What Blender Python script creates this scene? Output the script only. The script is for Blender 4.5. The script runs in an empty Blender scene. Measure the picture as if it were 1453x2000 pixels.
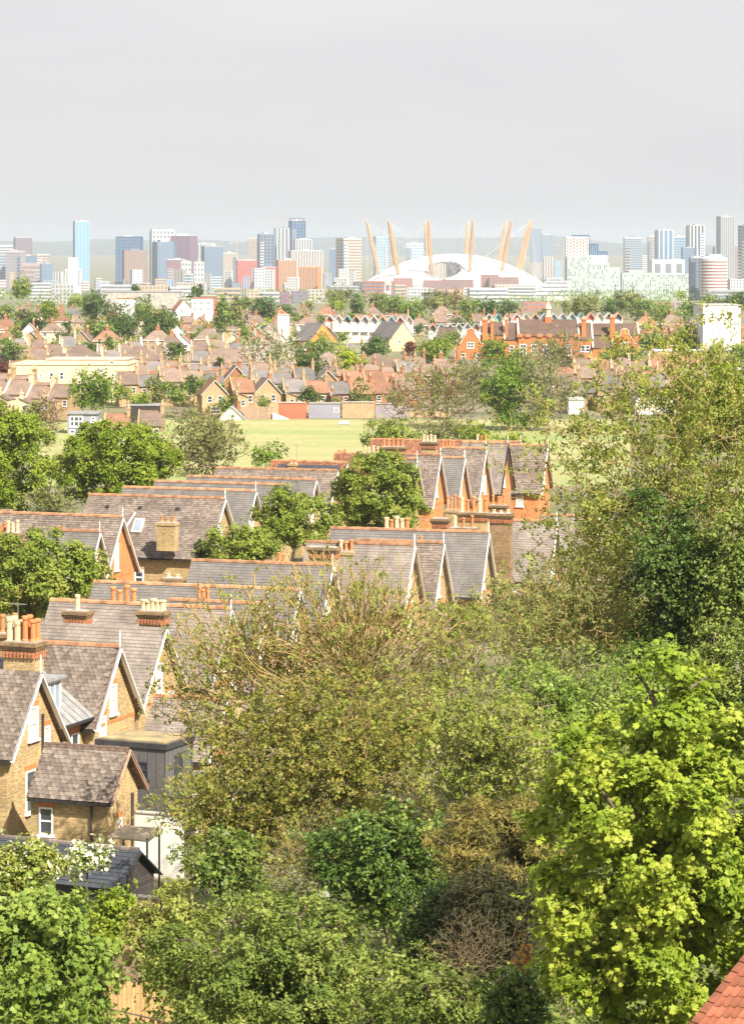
import bpy, math, random
import numpy as np
from math import radians, sin, cos, pi, sqrt
from mathutils import Vector

SC = bpy.context.scene
COL = SC.collection
# ------------------------------------------------------------------ camera, sky, sun, exposure
F, CX, HY = 5720.0, 726.5, 462.0          # focal length, optical column and horizon row, in photo pixels
cam = bpy.data.cameras.new('camera')
cam.sensor_fit = 'VERTICAL'; cam.sensor_height = 24.0; cam.sensor_width = 24.0
cam.lens = 24.0 * F / 2000.0
cam.shift_y = -(1000.0 - HY) / 2000.0
cam.clip_start = 1.0; cam.clip_end = 90000.0
co = bpy.data.objects.new('camera', cam); COL.objects.link(co)
co.location = (0, 0, 0); co.rotation_euler = (pi / 2, 0, 0)
SC.camera = co

SUN_EL, SUN_AZ = radians(45), radians(34)   # azimuth: to the right of straight behind the camera
sdir = Vector((sin(SUN_AZ) * cos(SUN_EL), -cos(SUN_AZ) * cos(SUN_EL), sin(SUN_EL)))
world = bpy.data.worlds.new('World'); SC.world = world; world.use_nodes = True
nt = world.node_tree; nt.nodes.clear()
wo = nt.nodes.new('ShaderNodeOutputWorld'); bg = nt.nodes.new('ShaderNodeBackground')
sk = nt.nodes.new('ShaderNodeTexSky'); sk.sky_type = 'NISHITA'; sk.sun_disc = False
sk.sun_elevation = SUN_EL; sk.sun_rotation = math.atan2(sdir.x, sdir.y)
sk.air_density = 1.0; sk.dust_density = 4.0; sk.ozone_density = 1.0; sk.altitude = 90
hs = nt.nodes.new('ShaderNodeHueSaturation'); hs.inputs['Saturation'].default_value = 0.45
veil = nt.nodes.new('ShaderNodeMix'); veil.data_type = 'RGBA'; veil.inputs[0].default_value = 0.88
tc = nt.nodes.new('ShaderNodeTexCoord'); mp = nt.nodes.new('ShaderNodeMapping')
mp.inputs['Scale'].default_value = (3.0, 3.0, 16.0)
nz = nt.nodes.new('ShaderNodeTexNoise'); nz.inputs['Scale'].default_value = 2.2; nz.inputs['Detail'].default_value = 4
rp = nt.nodes.new('ShaderNodeValToRGB')
rp.color_ramp.elements[0].position = 0.3; rp.color_ramp.elements[0].color = (6.3, 6.28, 6.42, 1)
rp.color_ramp.elements[1].position = 0.75; rp.color_ramp.elements[1].color = (6.75, 6.72, 6.8, 1)
nt.links.new(tc.outputs['Generated'], mp.inputs['Vector']); nt.links.new(mp.outputs[0], nz.inputs['Vector'])
nt.links.new(nz.outputs[0], rp.inputs[0])
nt.links.new(sk.outputs[0], hs.inputs['Color']); nt.links.new(hs.outputs[0], veil.inputs[6])
nt.links.new(rp.outputs[0], veil.inputs[7]); nt.links.new(veil.outputs[2], bg.inputs[0])
bg.inputs[1].default_value = 0.0595
nt.links.new(bg.outputs[0], wo.inputs[0])

sun = bpy.data.lights.new('sun', 'SUN'); sun.energy = 5.0; sun.angle = radians(0.6); sun.color = (1.0, 0.93, 0.80)
so = bpy.data.objects.new('sun', sun); COL.objects.link(so)
so.rotation_euler = (-sdir).to_track_quat('-Z', 'Y').to_euler()

SC.view_settings.view_transform = 'Standard'; SC.view_settings.look = 'None'
SC.view_settings.exposure = 1.15; SC.view_settings.gamma = 1.0; SC.view_settings.use_curve_mapping = False
SC.render.engine = 'CYCLES'
SC.cycles.max_bounces = 6; SC.cycles.volume_bounces = 1; SC.cycles.diffuse_bounces = 3
SC.cycles.transmission_bounces = 3; SC.cycles.glossy_bounces = 2; SC.cycles.transparent_max_bounces = 4

# ------------------------------------------------------------------ helpers
def gz(y):                                   # ground height under the camera's level at distance y
    return float(np.interp(y, [-200, 0, 20, 50, 75, 100, 125, 280, 480, 1250, 1700, 4700, 40000],
                              [-9, -10, -11.5, -18.5, -23.5, -27.5, -29.5, -29.8, -34, -34, -45, -96, -96]))
def at(px, py, D): return Vector(((px - CX) / F * D, D, -(py - HY) / F * D))
def mpp(D): return D / F

def rgba(c): return (c[0], c[1], c[2], 1.0)
MATS = {}
def new_mat(name):
    m = bpy.data.materials.new(name); m.use_nodes = True; m.node_tree.nodes.clear()
    N = m.node_tree.nodes; out = N.new('ShaderNodeOutputMaterial'); b = N.new('ShaderNodeBsdfPrincipled')
    m.node_tree.links.new(b.outputs[0], out.inputs[0]); MATS[name] = m
    return m, m.node_tree, b, out
def noise_mul(t, src, scale, lo, hi, coord='Object', detail=4):
    N = t.nodes; tc = N.new('ShaderNodeTexCoord'); n = N.new('ShaderNodeTexNoise')
    n.inputs['Scale'].default_value = scale; n.inputs['Detail'].default_value = detail
    r = N.new('ShaderNodeMapRange'); r.inputs[1].default_value = .3; r.inputs[2].default_value = .7
    r.inputs[3].default_value = lo; r.inputs[4].default_value = hi
    v = N.new('ShaderNodeVectorMath'); v.operation = 'SCALE'
    t.links.new(tc.outputs[coord], n.inputs['Vector']); t.links.new(n.outputs[0], r.inputs[0])
    t.links.new(src, v.inputs[0]); t.links.new(r.outputs[0], v.inputs['Scale'])
    return v.outputs[0]
def plain(name, c, rough=.8, var=.12, scale=1.5, metal=0.0, spec=.3, rnd=0.0):
    m, t, b, o = new_mat(name)
    rgb = t.nodes.new('ShaderNodeRGB'); rgb.outputs[0].default_value = rgba(c); s = rgb.outputs[0]
    if rnd:
        oi = t.nodes.new('ShaderNodeObjectInfo'); r = t.nodes.new('ShaderNodeMapRange')
        r.inputs[3].default_value = 1 - rnd; r.inputs[4].default_value = 1 + rnd
        v = t.nodes.new('ShaderNodeVectorMath'); v.operation = 'SCALE'
        t.links.new(oi.outputs['Random'], r.inputs[0]); t.links.new(s, v.inputs[0]); t.links.new(r.outputs[0], v.inputs['Scale']); s = v.outputs[0]
    if var: s = noise_mul(t, s, scale, 1 - var, 1 + var)
    t.links.new(s, b.inputs['Base Color']); b.inputs['Roughness'].default_value = rough
    b.inputs['Metallic'].default_value = metal; b.inputs['Specular IOR Level'].default_value = spec
    return m
def bricky(name, c1, c2, mortar, bw=.225, bh=.075, ms=.010, bias=0.0, stain=.25, rough=.9, sscale=.8, lichen=None, rnd=0.0):
    m, t, b, o = new_mat(name)
    N = t.nodes; uv = N.new('ShaderNodeUVMap'); uv.uv_map = 'UVMap'; bt = N.new('ShaderNodeTexBrick')
    bt.inputs['Color1'].default_value = rgba(c1); bt.inputs['Color2'].default_value = rgba(c2); bt.inputs['Mortar'].default_value = rgba(mortar)
    bt.inputs['Scale'].default_value = 1.0; bt.inputs['Mortar Size'].default_value = ms; bt.inputs['Bias'].default_value = bias
    bt.inputs['Brick Width'].default_value = bw; bt.inputs['Row Height'].default_value = bh; bt.inputs['Mortar Smooth'].default_value = .2
    t.links.new(uv.outputs[0], bt.inputs['Vector'])
    s = bt.outputs['Color']
    if bw < .3:
        mpg = N.new('ShaderNodeMapping'); mpg.inputs['Scale'].default_value = (2.6, 1 / bh, 1); ns = N.new('ShaderNodeTexNoise'); ns.inputs['Scale'].default_value = 1.0; ns.inputs['Detail'].default_value = 1
        rg = N.new('ShaderNodeMapRange'); rg.inputs[1].default_value = .3; rg.inputs[2].default_value = .7; rg.inputs[3].default_value = .68; rg.inputs[4].default_value = 1.25
        vs = N.new('ShaderNodeVectorMath'); vs.operation = 'SCALE'; t.links.new(uv.outputs[0], mpg.inputs[0]); t.links.new(mpg.outputs[0], ns.inputs['Vector']); t.links.new(ns.outputs[0], rg.inputs[0])
        t.links.new(s, vs.inputs[0]); t.links.new(rg.outputs[0], vs.inputs['Scale']); s = vs.outputs[0]
    if lichen:
        tc = N.new('ShaderNodeTexCoord'); n = N.new('ShaderNodeTexNoise'); n.inputs['Scale'].default_value = 1.7; n.inputs['Detail'].default_value = 6
        n.inputs['Roughness'].default_value = .7
        r = N.new('ShaderNodeMapRange'); r.inputs[1].default_value = .55; r.inputs[2].default_value = .72; r.inputs[4].default_value = .55
        mx = N.new('ShaderNodeMix'); mx.data_type = 'RGBA'; mx.inputs[7].default_value = rgba(lichen)
        t.links.new(tc.outputs['Object'], n.inputs['Vector']); t.links.new(n.outputs[0], r.inputs[0])
        t.links.new(r.outputs[0], mx.inputs[0]); t.links.new(s, mx.inputs[6]); s = mx.outputs[2]
    if rnd:
        oi = N.new('ShaderNodeObjectInfo'); r = N.new('ShaderNodeMapRange'); r.inputs[3].default_value = 1 - rnd; r.inputs[4].default_value = 1 + rnd
        v = N.new('ShaderNodeVectorMath'); v.operation = 'SCALE'
        t.links.new(oi.outputs['Random'], r.inputs[0]); t.links.new(s, v.inputs[0]); t.links.new(r.outputs[0], v.inputs['Scale']); s = v.outputs[0]
    s = noise_mul(t, s, sscale, 1 - stain, 1 + stain, detail=6)
    t.links.new(s, b.inputs['Base Color']); b.inputs['Roughness'].default_value = rough; b.inputs['Specular IOR Level'].default_value = .25
    return m
def glassy(name, c, rough=.12):
    m = plain(name, c, rough, .3, .4, 0.0, .8); return m
def leafmat(name, cols, trans=.35, rough=.5):
    m, t, b, o = new_mat(name); N = t.nodes
    a = N.new('ShaderNodeAttribute'); a.attribute_name = 'tone'
    r = N.new('ShaderNodeValToRGB'); el = r.color_ramp.elements
    el[0].color = rgba(cols[0]); el[0].position = 0; el[1].color = rgba(cols[-1]); el[1].position = 1
    for i, c in enumerate(cols[1:-1]):
        e = el.new((i + 1) / (len(cols) - 1)); e.color = rgba(c)
    tr = N.new('ShaderNodeBsdfTranslucent'); mx = N.new('ShaderNodeMixShader'); mx.inputs[0].default_value = trans
    hv = N.new('ShaderNodeHueSaturation'); hv.inputs['Saturation'].default_value = 1.0; hv.inputs['Value'].default_value = 1.2
    t.links.new(a.outputs['Fac'], r.inputs[0]); t.links.new(r.outputs[0], b.inputs['Base Color'])
    t.links.new(r.outputs[0], hv.inputs['Color']); t.links.new(hv.outputs[0], tr.inputs[0])
    b.inputs['Roughness'].default_value = rough; b.inputs['Specular IOR Level'].default_value = .18
    t.links.new(b.outputs[0], mx.inputs[1]); t.links.new(tr.outputs[0], mx.inputs[2]); t.links.new(mx.outputs[0], o.inputs[0])
    return m

class MB:
    """collects faces; build() links them as one mesh object"""
    def __init__(s): s.v = []; s.f = []; s.uv = []
    def face(s, pts, uv=None):
        i = len(s.v); s.v += [tuple(p) for p in pts]; s.f.append(tuple(range(i, i + len(pts)))); s.uv.append(uv); return s
    def box(s, x0, x1, y0, y1, z0, z1):
        p = [(x, y, z) for z in (z0, z1) for y in (y0, y1) for x in (x0, x1)]
        return s.hexa(p)
    def hexa(s, p):     # 8 corners in the order of box()
        for q in ((0, 2, 3, 1), (4, 5, 7, 6), (0, 1, 5, 4), (2, 6, 7, 3), (0, 4, 6, 2), (1, 3, 7, 5)): s.face([p[k] for k in q])
        return s
    def slab(s, a, b, c, d, t):     # quad a,b,c,d thickened by t below its normal
        a, b, c, d = map(Vector, (a, b, c, d)); n = (b - a).cross(d - a).normalized() * t
        lo = [p - n for p in (a, b, c, d)]; hi = [a, b, c, d]
        s.face(hi); s.face(lo[::-1])
        for i in range(4):
            j = (i + 1) % 4; s.face([lo[i], lo[j], hi[j], hi[i]])
        return s
    def beam(s, a, b, w, h, up=(0, 0, 1)):
        a, b, up = Vector(a), Vector(b), Vector(up); d = (b - a).normalized(); r = d.cross(up)
        if r.length < 1e-4: r = d.cross(Vector((1, 0, 0)))
        r.normalize(); u = r.cross(d).normalized()
        c = [(-w / 2, -h / 2), (w / 2, -h / 2), (-w / 2, h / 2), (w / 2, h / 2)]
        return s.hexa([a + r * x + u * z for x, z in c[:2]] + [b + r * x + u * z for x, z in c[:2]] + [a + r * x + u * z for x, z in c[2:]] + [b + r * x + u * z for x, z in c[2:]])
    def prism(s, poly, x0, x1):      # polygon in (y,z), extruded along x, ccw seen from +x
        s.face([(x1, y, z) for y, z in poly]); s.face([(x0, y, z) for y, z in poly][::-1]); n = len(poly)
        for i in range(n):
            j = (i + 1) % n; s.face([(x0, *poly[i]), (x0, *poly[j]), (x1, *poly[j]), (x1, *poly[i])])
        return s
    def lathe(s, prof, n=10, c=(0, 0, 0), cap=True, ph=0.0, sx=1, sy=1):
        R = [[(c[0] + sx * r * cos(ph + 2 * pi * k / n), c[1] + sy * r * sin(ph + 2 * pi * k / n), c[2] + z) for k in range(n)] for r, z in prof]
        for a, b in zip(R, R[1:]):
            for k in range(n):
                j = (k + 1) % n; s.face([a[k], a[j], b[j], b[k]])
        if cap: s.face(R[-1]); s.face(R[0][::-1])
        return s
    def tube(s, a, b, ra, rb, n=6):
        a, b = Vector(a), Vector(b); d = (b - a).normalized(); r = d.orthogonal().normalized(); u = d.cross(r)
        A = [a + (r * cos(2 * pi * k / n) + u * sin(2 * pi * k / n)) * ra for k in range(n)]
        B = [b + (r * cos(2 * pi * k / n) + u * sin(2 * pi * k / n)) * rb for k in range(n)]
        for k in range(n):
            j = (k + 1) % n; s.face([A[k], A[j], B[j], B[k]])
        s.face(B); s.face(A[::-1]); return s
    def mesh(s, name):
        me = bpy.data.meshes.new(name); me.from_pydata(s.v, [], s.f)
        uvl = me.uv_layers.new(name='UVMap'); data = []
        for f, uv in zip(s.f, s.uv):
            if uv is not None:
                for q in uv: data += [q[0], q[1]]
                continue
            P = [s.v[k] for k in f]
            nx = ny = nzz = 0.0
            for i in range(len(P)):
                a, b = P[i], P[(i + 1) % len(P)]
                nx += (a[1] - b[1]) * (a[2] + b[2]); ny += (a[2] - b[2]) * (a[0] + b[0]); nzz += (a[0] - b[0]) * (a[1] + b[1])
            L = sqrt(nx * nx + ny * ny + nzz * nzz) or 1; nx /= L; ny /= L; nzz /= L
            h = sqrt(nx * nx + ny * ny)
            if h < .02: T = (1, 0, 0); B = (0, 1, 0)
            else:
                T = (-ny / h, nx / h, 0); B = (-nzz * nx / h, -nzz * ny / h, h)
            for p in P: data += [p[0] * T[0] + p[1] * T[1], p[0] * B[0] + p[1] * B[1] + p[2] * B[2]]
        uvl.data.foreach_set('uv', data); return me
    def build(s, name, mat, parent=None, loc=None, rz=0.0, kind=None):
        return link(s.mesh(name), name, mat, parent, loc, rz, kind)

def link(me, name, mat, parent=None, loc=None, rz=0.0, kind=None):
    o = bpy.data.objects.new(name, me); COL.objects.link(o)
    if mat is not None and not me.materials: me.materials.append(MATS[mat] if isinstance(mat, str) else mat)
    if parent is not None: o.parent = parent
    if loc is not None: o.location = loc
    if rz: o.rotation_euler = (0, 0, rz)
    if kind: o['kind'] = kind
    return o
def tag(o, label, cat, group=None):
    o['label'] = label; o['category'] = cat
    if group: o['group'] = group
    return o
def empty(name, loc, label=None, cat=None, group=None, rz=0.0):
    o = bpy.data.objects.new(name, None); COL.objects.link(o); o.location = loc; o.rotation_euler = (0, 0, rz)
    if label: tag(o, label, cat, group)
    return o
KIDS = {}
def copy_tree(o, parent=None):
    c = o.copy(); COL.objects.link(c); c.parent = parent
    kids = KIDS.get(o.name)
    if kids is None: kids = KIDS[o.name] = list(o.children)
    for ch in kids: copy_tree(ch, c)
    return c
ORD = ['first', 'second', 'third', 'fourth', 'fifth', 'sixth', 'seventh', 'eighth', 'ninth', 'tenth', 'eleventh', 'twelfth', 'thirteenth',
       'fourteenth', 'fifteenth', 'sixteenth', 'seventeenth', 'eighteenth', 'nineteenth', 'twentieth', 'twenty-first', 'twenty-second',
       'twenty-third', 'twenty-fourth', 'twenty-fifth', 'twenty-sixth', 'twenty-seventh', 'twenty-eighth', 'twenty-ninth', 'thirtieth',
       'thirty-first', 'thirty-second', 'thirty-third', 'thirty-fourth', 'thirty-fifth', 'thirty-sixth', 'thirty-seventh', 'thirty-eighth', 'thirty-ninth', 'fortieth',
       'forty-first', 'forty-second', 'forty-third', 'forty-fourth', 'forty-fifth', 'forty-sixth', 'forty-seventh', 'forty-eighth', 'forty-ninth', 'fiftieth',
       'fifty-first', 'fifty-second', 'fifty-third', 'fifty-fourth', 'fifty-fifth', 'fifty-sixth', 'fifty-seventh', 'fifty-eighth', 'fifty-ninth', 'sixtieth']

# ------------------------------------------------------------------ materials
bricky('stock_brick', (.43, .29, .125), (.32, .205, .085), (.44, .36, .23), stain=.2)
bricky('stock_brick_dark', (.27, .165, .075), (.17, .10, .05), (.26, .2, .13), stain=.3)
bricky('red_brick', (.42, .13, .05), (.34, .10, .04), (.38, .24, .15), stain=.2)
bricky('orange_brick', (.55, .20, .06), (.46, .16, .05), (.45, .28, .15), stain=.15)
bricky('tan_brick', (.44, .29, .16), (.36, .23, .12), (.42, .33, .22), stain=.15)
bricky('slate', (.25, .21, .182), (.185, .156, .136), (.11, .09, .085), bw=.30, bh=.22, ms=.008, stain=.24, rough=.6, lichen=(.30, .25, .19))
bricky('slate_clean', (.172, .156, .146), (.138, .126, .118), (.08, .07, .07), bw=.30, bh=.22, ms=.007, stain=.2, rough=.55, lichen=(.22, .19, .155))
bricky('slate_new', (.055, .06, .075), (.045, .05, .062), (.025, .027, .03), bw=.3, bh=.22, ms=.008, stain=.1, rough=.5)
bricky('tile_brown', (.20, .135, .105), (.125, .085, .07), (.05, .035, .03), bw=.27, bh=.20, ms=.014, stain=.28, lichen=(.30, .24, .17))
bricky('tile_grey_brown', (.235, .185, .155), (.165, .13, .11), (.055, .045, .04), bw=.27, bh=.20, ms=.012, stain=.25, lichen=(.26, .23, .18))
bricky('tile_clay', (.32, .13, .07), (.22, .095, .055), (.10, .05, .03), bw=.24, bh=.24, ms=.02, stain=.28, lichen=(.30, .2, .12))
bricky('roof_far_brown', (.21, .15, .118), (.16, .118, .095), (.12, .08, .06), bw=.5, bh=.4, ms=.02, stain=.2, sscale=.3, rnd=.22)
bricky('roof_far_red', (.27, .135, .085), (.20, .105, .07), (.15, .08, .05), bw=.5, bh=.4, ms=.02, stain=.22, sscale=.3, rnd=.2)
bricky('roof_far_slate', (.17, .15, .145), (.135, .122, .12), (.10, .09, .09), bw=.5, bh=.4, ms=.02, stain=.2, sscale=.3, rnd=.22)
bricky('wall_far_stock', (.38, .27, .15), (.31, .21, .115), (.40, .28, .16), bw=.5, bh=.2, ms=.015, stain=.18, sscale=.4, rnd=.18)
bricky('wall_far_red', (.35, .15, .075), (.28, .12, .06), (.40, .2, .12), bw=.5, bh=.2, ms=.015, stain=.18, sscale=.4, rnd=.15)
plain('wall_far_cream', (.62, .50, .34), .9, .08, .5, rnd=.08)
plain('wall_far_white', (.74, .71, .66), .9, .06, .5, rnd=.06)
plain('slate_tile_piece', (.16, .128, .106), .8, .35, 9, rnd=.38)
plain('clay_ridge', (.34, .175, .095), .85, .45, 1.6, rnd=.25)
bricky('school_brick', (.50, .15, .045), (.42, .12, .035), (.42, .2, .1), stain=.12)
bricky('school_roof', (.125, .078, .06), (.10, .062, .05), (.08, .05, .04), bw=.5, bh=.4, ms=.02, stain=.2, sscale=.3)
plain('clay_pot', (.56, .20, .075), .8, .2, 4, rnd=.15)
plain('cream_pot', (.62, .46, .28), .8, .2, 4, rnd=.12)
plain('white_paint', (.78, .76, .72), .6, .05, 3)
plain('cream_paint', (.66, .58, .45), .65, .08, 3)
plain('black_paint', (.03, .028, .028), .5, .15, 3)
plain('dark_metal', (.05, .05, .055), .45, .2, 3)
plain('lead', (.24, .235, .235), .5, .25, 2)
plain('orange_lintel', (.50, .175, .06), .85, .25, 6)
plain('white_render', (.62, .60, .57), .9, .08, .6)
plain('zinc', (.155, .15, .15), .42, .12, .8, 0.25)
plain('dark_board', (.05, .042, .04), .7, .25, 3, rnd=.2)
plain('weathered_wood', (.34, .23, .16), .85, .25, 3, rnd=.15)
plain('new_wood', (.48, .29, .13), .8, .2, 3, rnd=.12)
plain('moss_flat', (.28, .22, .12), .95, .35, 1.2)
plain('felt_tan', (.42, .33, .22), .9, .15, 1)
plain('concrete', (.36, .34, .31), .9, .2, .8)
glassy('glass', (.045, .055, .07)); glassy('glass_pale', (.25, .30, .36), .25)
plain('curtain_glass', (.50, .49, .47), .25, .25, 1.2, 0, .6)
plain('pantile', (.20, .07, .038), .8, .4, 2.2, rnd=.25)
plain('bark', (.11, .085, .06), .95, .3, 4)
plain('bark_yellow', (.32, .23, .09), .95, .35, 3)
plain('bark_pale', (.22, .185, .125), .95, .3, 3)
plain('bark_tan', (.20, .14, .08), .95, .3, 3)
plain('bark_birch', (.55, .50, .44), .9, .3, 3)
leafmat('leaf_maple', [(.15, .23, .022), (.235, .315, .03), (.32, .38, .042), (.41, .44, .08)], .38)
leafmat('leaf_maple_mid', [(.11, .18, .03), (.165, .245, .04), (.23, .305, .055), (.31, .36, .09)], .35)
leafmat('leaf_sycamore', [(.11, .165, .02), (.175, .235, .03), (.25, .295, .045), (.32, .335, .08)], .3)
leafmat('leaf_dark', [(0.065, 0.125, 0.011), (0.107, 0.190, 0.015), (0.159, 0.248, 0.020), (0.245, 0.314, 0.031)], .3)
leafmat('leaf_bright', [(.11, .18, .015), (.185, .255, .02), (.26, .325, .034), (.32, .36, .055)], .35)
leafmat('leaf_lime', [(0.259, 0.350, 0.018), (0.375, 0.454, 0.026), (0.475, 0.527, 0.044)], .4)
leafmat('leaf_olive', [(.125, .16, .04), (.175, .205, .05), (.23, .245, .065), (.27, .26, .09)], .3)
leafmat('leaf_bud', [(.155, .205, .035), (.22, .265, .045), (.28, .305, .06), (.33, .32, .09)], .35)
leafmat('leaf_bronze', [(.12, .15, .025), (.17, .20, .03), (.24, .235, .045), (.29, .225, .06), (.16, .20, .03), (.21, .24, .04)], .3)
leafmat('leaf_ivy', [(0.030, 0.060, 0.011), (0.051, 0.095, 0.015), (0.079, 0.126, 0.022), (0.146, 0.189, 0.050)], .12, .35)
leafmat('leaf_shrub', [(.10, .15, .028), (.15, .205, .038), (.215, .26, .052), (.285, .31, .08)], .3)
leafmat('leaf_cypress', [(0.085, 0.086, 0.024), (0.146, 0.132, 0.033), (0.244, 0.195, 0.050), (0.329, 0.246, 0.066)], .15, .7)
leafmat('leaf_cypress_shaded', [(0.025, 0.030, 0.012), (0.044, 0.045, 0.018), (0.069, 0.062, 0.024)], .1, .7)  # darker cypress copy: shade under the golden sprays put into the leaf colour
leafmat('leaf_far_green', [(.10, .165, .035), (.15, .22, .04), (.21, .27, .055), (.27, .31, .07)], .3)
leafmat('leaf_far_dark', [(0.049, 0.094, 0.018), (0.078, 0.130, 0.021), (0.113, 0.166, 0.026)], .25)
leafmat('leaf_copper', [(0.087, 0.029, 0.022), (0.129, 0.044, 0.031), (0.187, 0.066, 0.044)], .25)
leafmat('leaf_brown', [(0.165, 0.134, 0.048), (0.236, 0.183, 0.064), (0.295, 0.219, 0.080)], .2)
leafmat('blossom', [(0.775, 0.750, 0.450), (0.800, 0.800, 0.600), (0.800, 0.800, 0.620)], .2)
leafmat('leaf_dead', [(0.448, 0.232, 0.064), (0.543, 0.290, 0.080)], .2)

# ------------------------------------------------------------------ setting: ground, hills, field
def sheet(name, ys, xs_of, zf, mat):
    b = MB(); R = [[(x, y, zf(x, y)) for x in xs_of(y)] for y in ys]
    for a, c in zip(R, R[1:]):
        for k in range(len(a) - 1): b.face([a[k], a[k + 1], c[k + 1], c[k]])
    o = b.build(name, mat); o['kind'] = 'structure'; return o
m, t, b, o = new_mat('ground_mat')
N = t.nodes; tcn = N.new('ShaderNodeTexCoord'); n1 = N.new('ShaderNodeTexNoise'); n1.inputs['Scale'].default_value = .12; n1.inputs['Detail'].default_value = 8
rr = N.new('ShaderNodeValToRGB'); rr.color_ramp.elements[0].color = (.09, .10, .035, 1); rr.color_ramp.elements[0].position = .35
rr.color_ramp.elements[1].color = (.22, .175, .11, 1); rr.color_ramp.elements[1].position = .7
t.links.new(tcn.outputs['Object'], n1.inputs['Vector']); t.links.new(n1.outputs[0], rr.inputs[0]); t.links.new(rr.outputs[0], b.inputs['Base Color']); b.inputs['Roughness'].default_value = .95
GY = [-150, -60, 0, 20, 35, 50, 62, 75, 88, 100, 112, 125, 160, 200, 240, 280, 340, 400, 480, 600, 800, 1000, 1250, 1400, 1700, 2200, 3000, 4000, 4700, 6000, 9000, 14000, 24000]
sheet('ground', GY, lambda y: [s * max(400, abs(y) * .55) for s in np.linspace(-1, 1, 13)], lambda x, y: gz(y), 'ground_mat')

m, t, b, o = new_mat('field_grass')
N = t.nodes; tcn = N.new('ShaderNodeTexCoord')
mpn = N.new('ShaderNodeMapping'); mpn.inputs['Scale'].default_value = (.02, .07, 1)
n1 = N.new('ShaderNodeTexNoise'); n1.inputs['Scale'].default_value = 1.0; n1.inputs['Detail'].default_value = 5
n2 = N.new('ShaderNodeTexNoise'); n2.inputs['Scale'].default_value = .8; n2.inputs['Detail'].default_value = 8
rr = N.new('ShaderNodeValToRGB'); rr.color_ramp.elements[0].color = (.205, .245, .075, 1); rr.color_ramp.elements[0].position = .38
rr.color_ramp.elements[1].color = (.33, .285, .13, 1); rr.color_ramp.elements[1].position = .66
t.links.new(tcn.outputs['Object'], mpn.inputs[0]); t.links.new(mpn.outputs[0], n1.inputs['Vector']); t.links.new(n1.outputs[0], rr.inputs[0])
sc_ = noise_mul(t, rr.outputs[0], .9, .86, 1.14)
t.links.new(sc_, b.inputs['Base Color']); b.inputs['Roughness'].default_value = .95
XF = lambda y: [(p - CX) / F * y for p in np.linspace(60, 1230, 10)]
sheet('sports_field', [372, 400, 430, 460, 480, 500, 520, 544], XF, lambda x, y: gz(y) + .03, 'field_grass')

plain('hill_mat', (.06, .085, .075), .95, .3, .002)
rs = np.random.RandomState(5)
def hillz(x, y):
    base = {15000: -100, 16500: -30, 18000: 0, 19500: -30, 21000: -100}[y]
    p = CX + x / 18000 * F
    crest = np.interp(p, [-400, 0, 110, 200, 330, 480, 560, 640, 760, 900, 1000, 1090, 1200, 1300, 1453, 1900], [470, 471, 470, 467, 470, 471, 466, 461, 464, 467, 463, 459, 474, 478, 480, 478])
    top = -(crest - HY) / F * 18000
    w = {15000: 0, 16500: .55, 18000: 1, 19500: .6, 21000: 0}[y]
    return -100 + (top + 100) * w + w * 5 * sin(x * .004) + w * 3 * sin(x * .011 + 1)
sheet('hills', [15000, 16500, 18000, 19500, 21000], lambda y: np.linspace(-6500, 6500, 90), hillz, 'hill_mat')
# ------------------------------------------------------------------ skyline
def facade_mat(name, c): return plain(name, c, .7, .06, .02)
for n_, c_ in dict(f_white=(.60, .60, .60), f_cream=(.54, .48, .41), f_grey=(.40, .40, .41), f_pale_blue=(.36, .48, .57), f_purple=(.22, .16, .21),
                   f_navy=(.05, .10, .20), f_brown=(.34, .22, .18), f_red=(.60, .11, .09), f_orange=(.78, .27, .05), f_plum=(.25, .11, .16),
                   f_green=(.40, .475, .45), f_steel=(.18, .23, .31), f_pink=(.40, .32, .33), f_brick=(.42, .16, .11), f_dark=(.08, .08, .095), f_tan=(.52, .38, .26)).items(): facade_mat(n_, tuple(v * .86 for v in c_))
for n_, c_ in dict(g_blue=(.10, .19, .30), g_dark=(.05, .065, .09), g_sky=(.17, .33, .47), g_grey=(.16, .18, .21), g_warm=(.22, .17, .15)).items(): glassy(n_, c_, .2)

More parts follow.
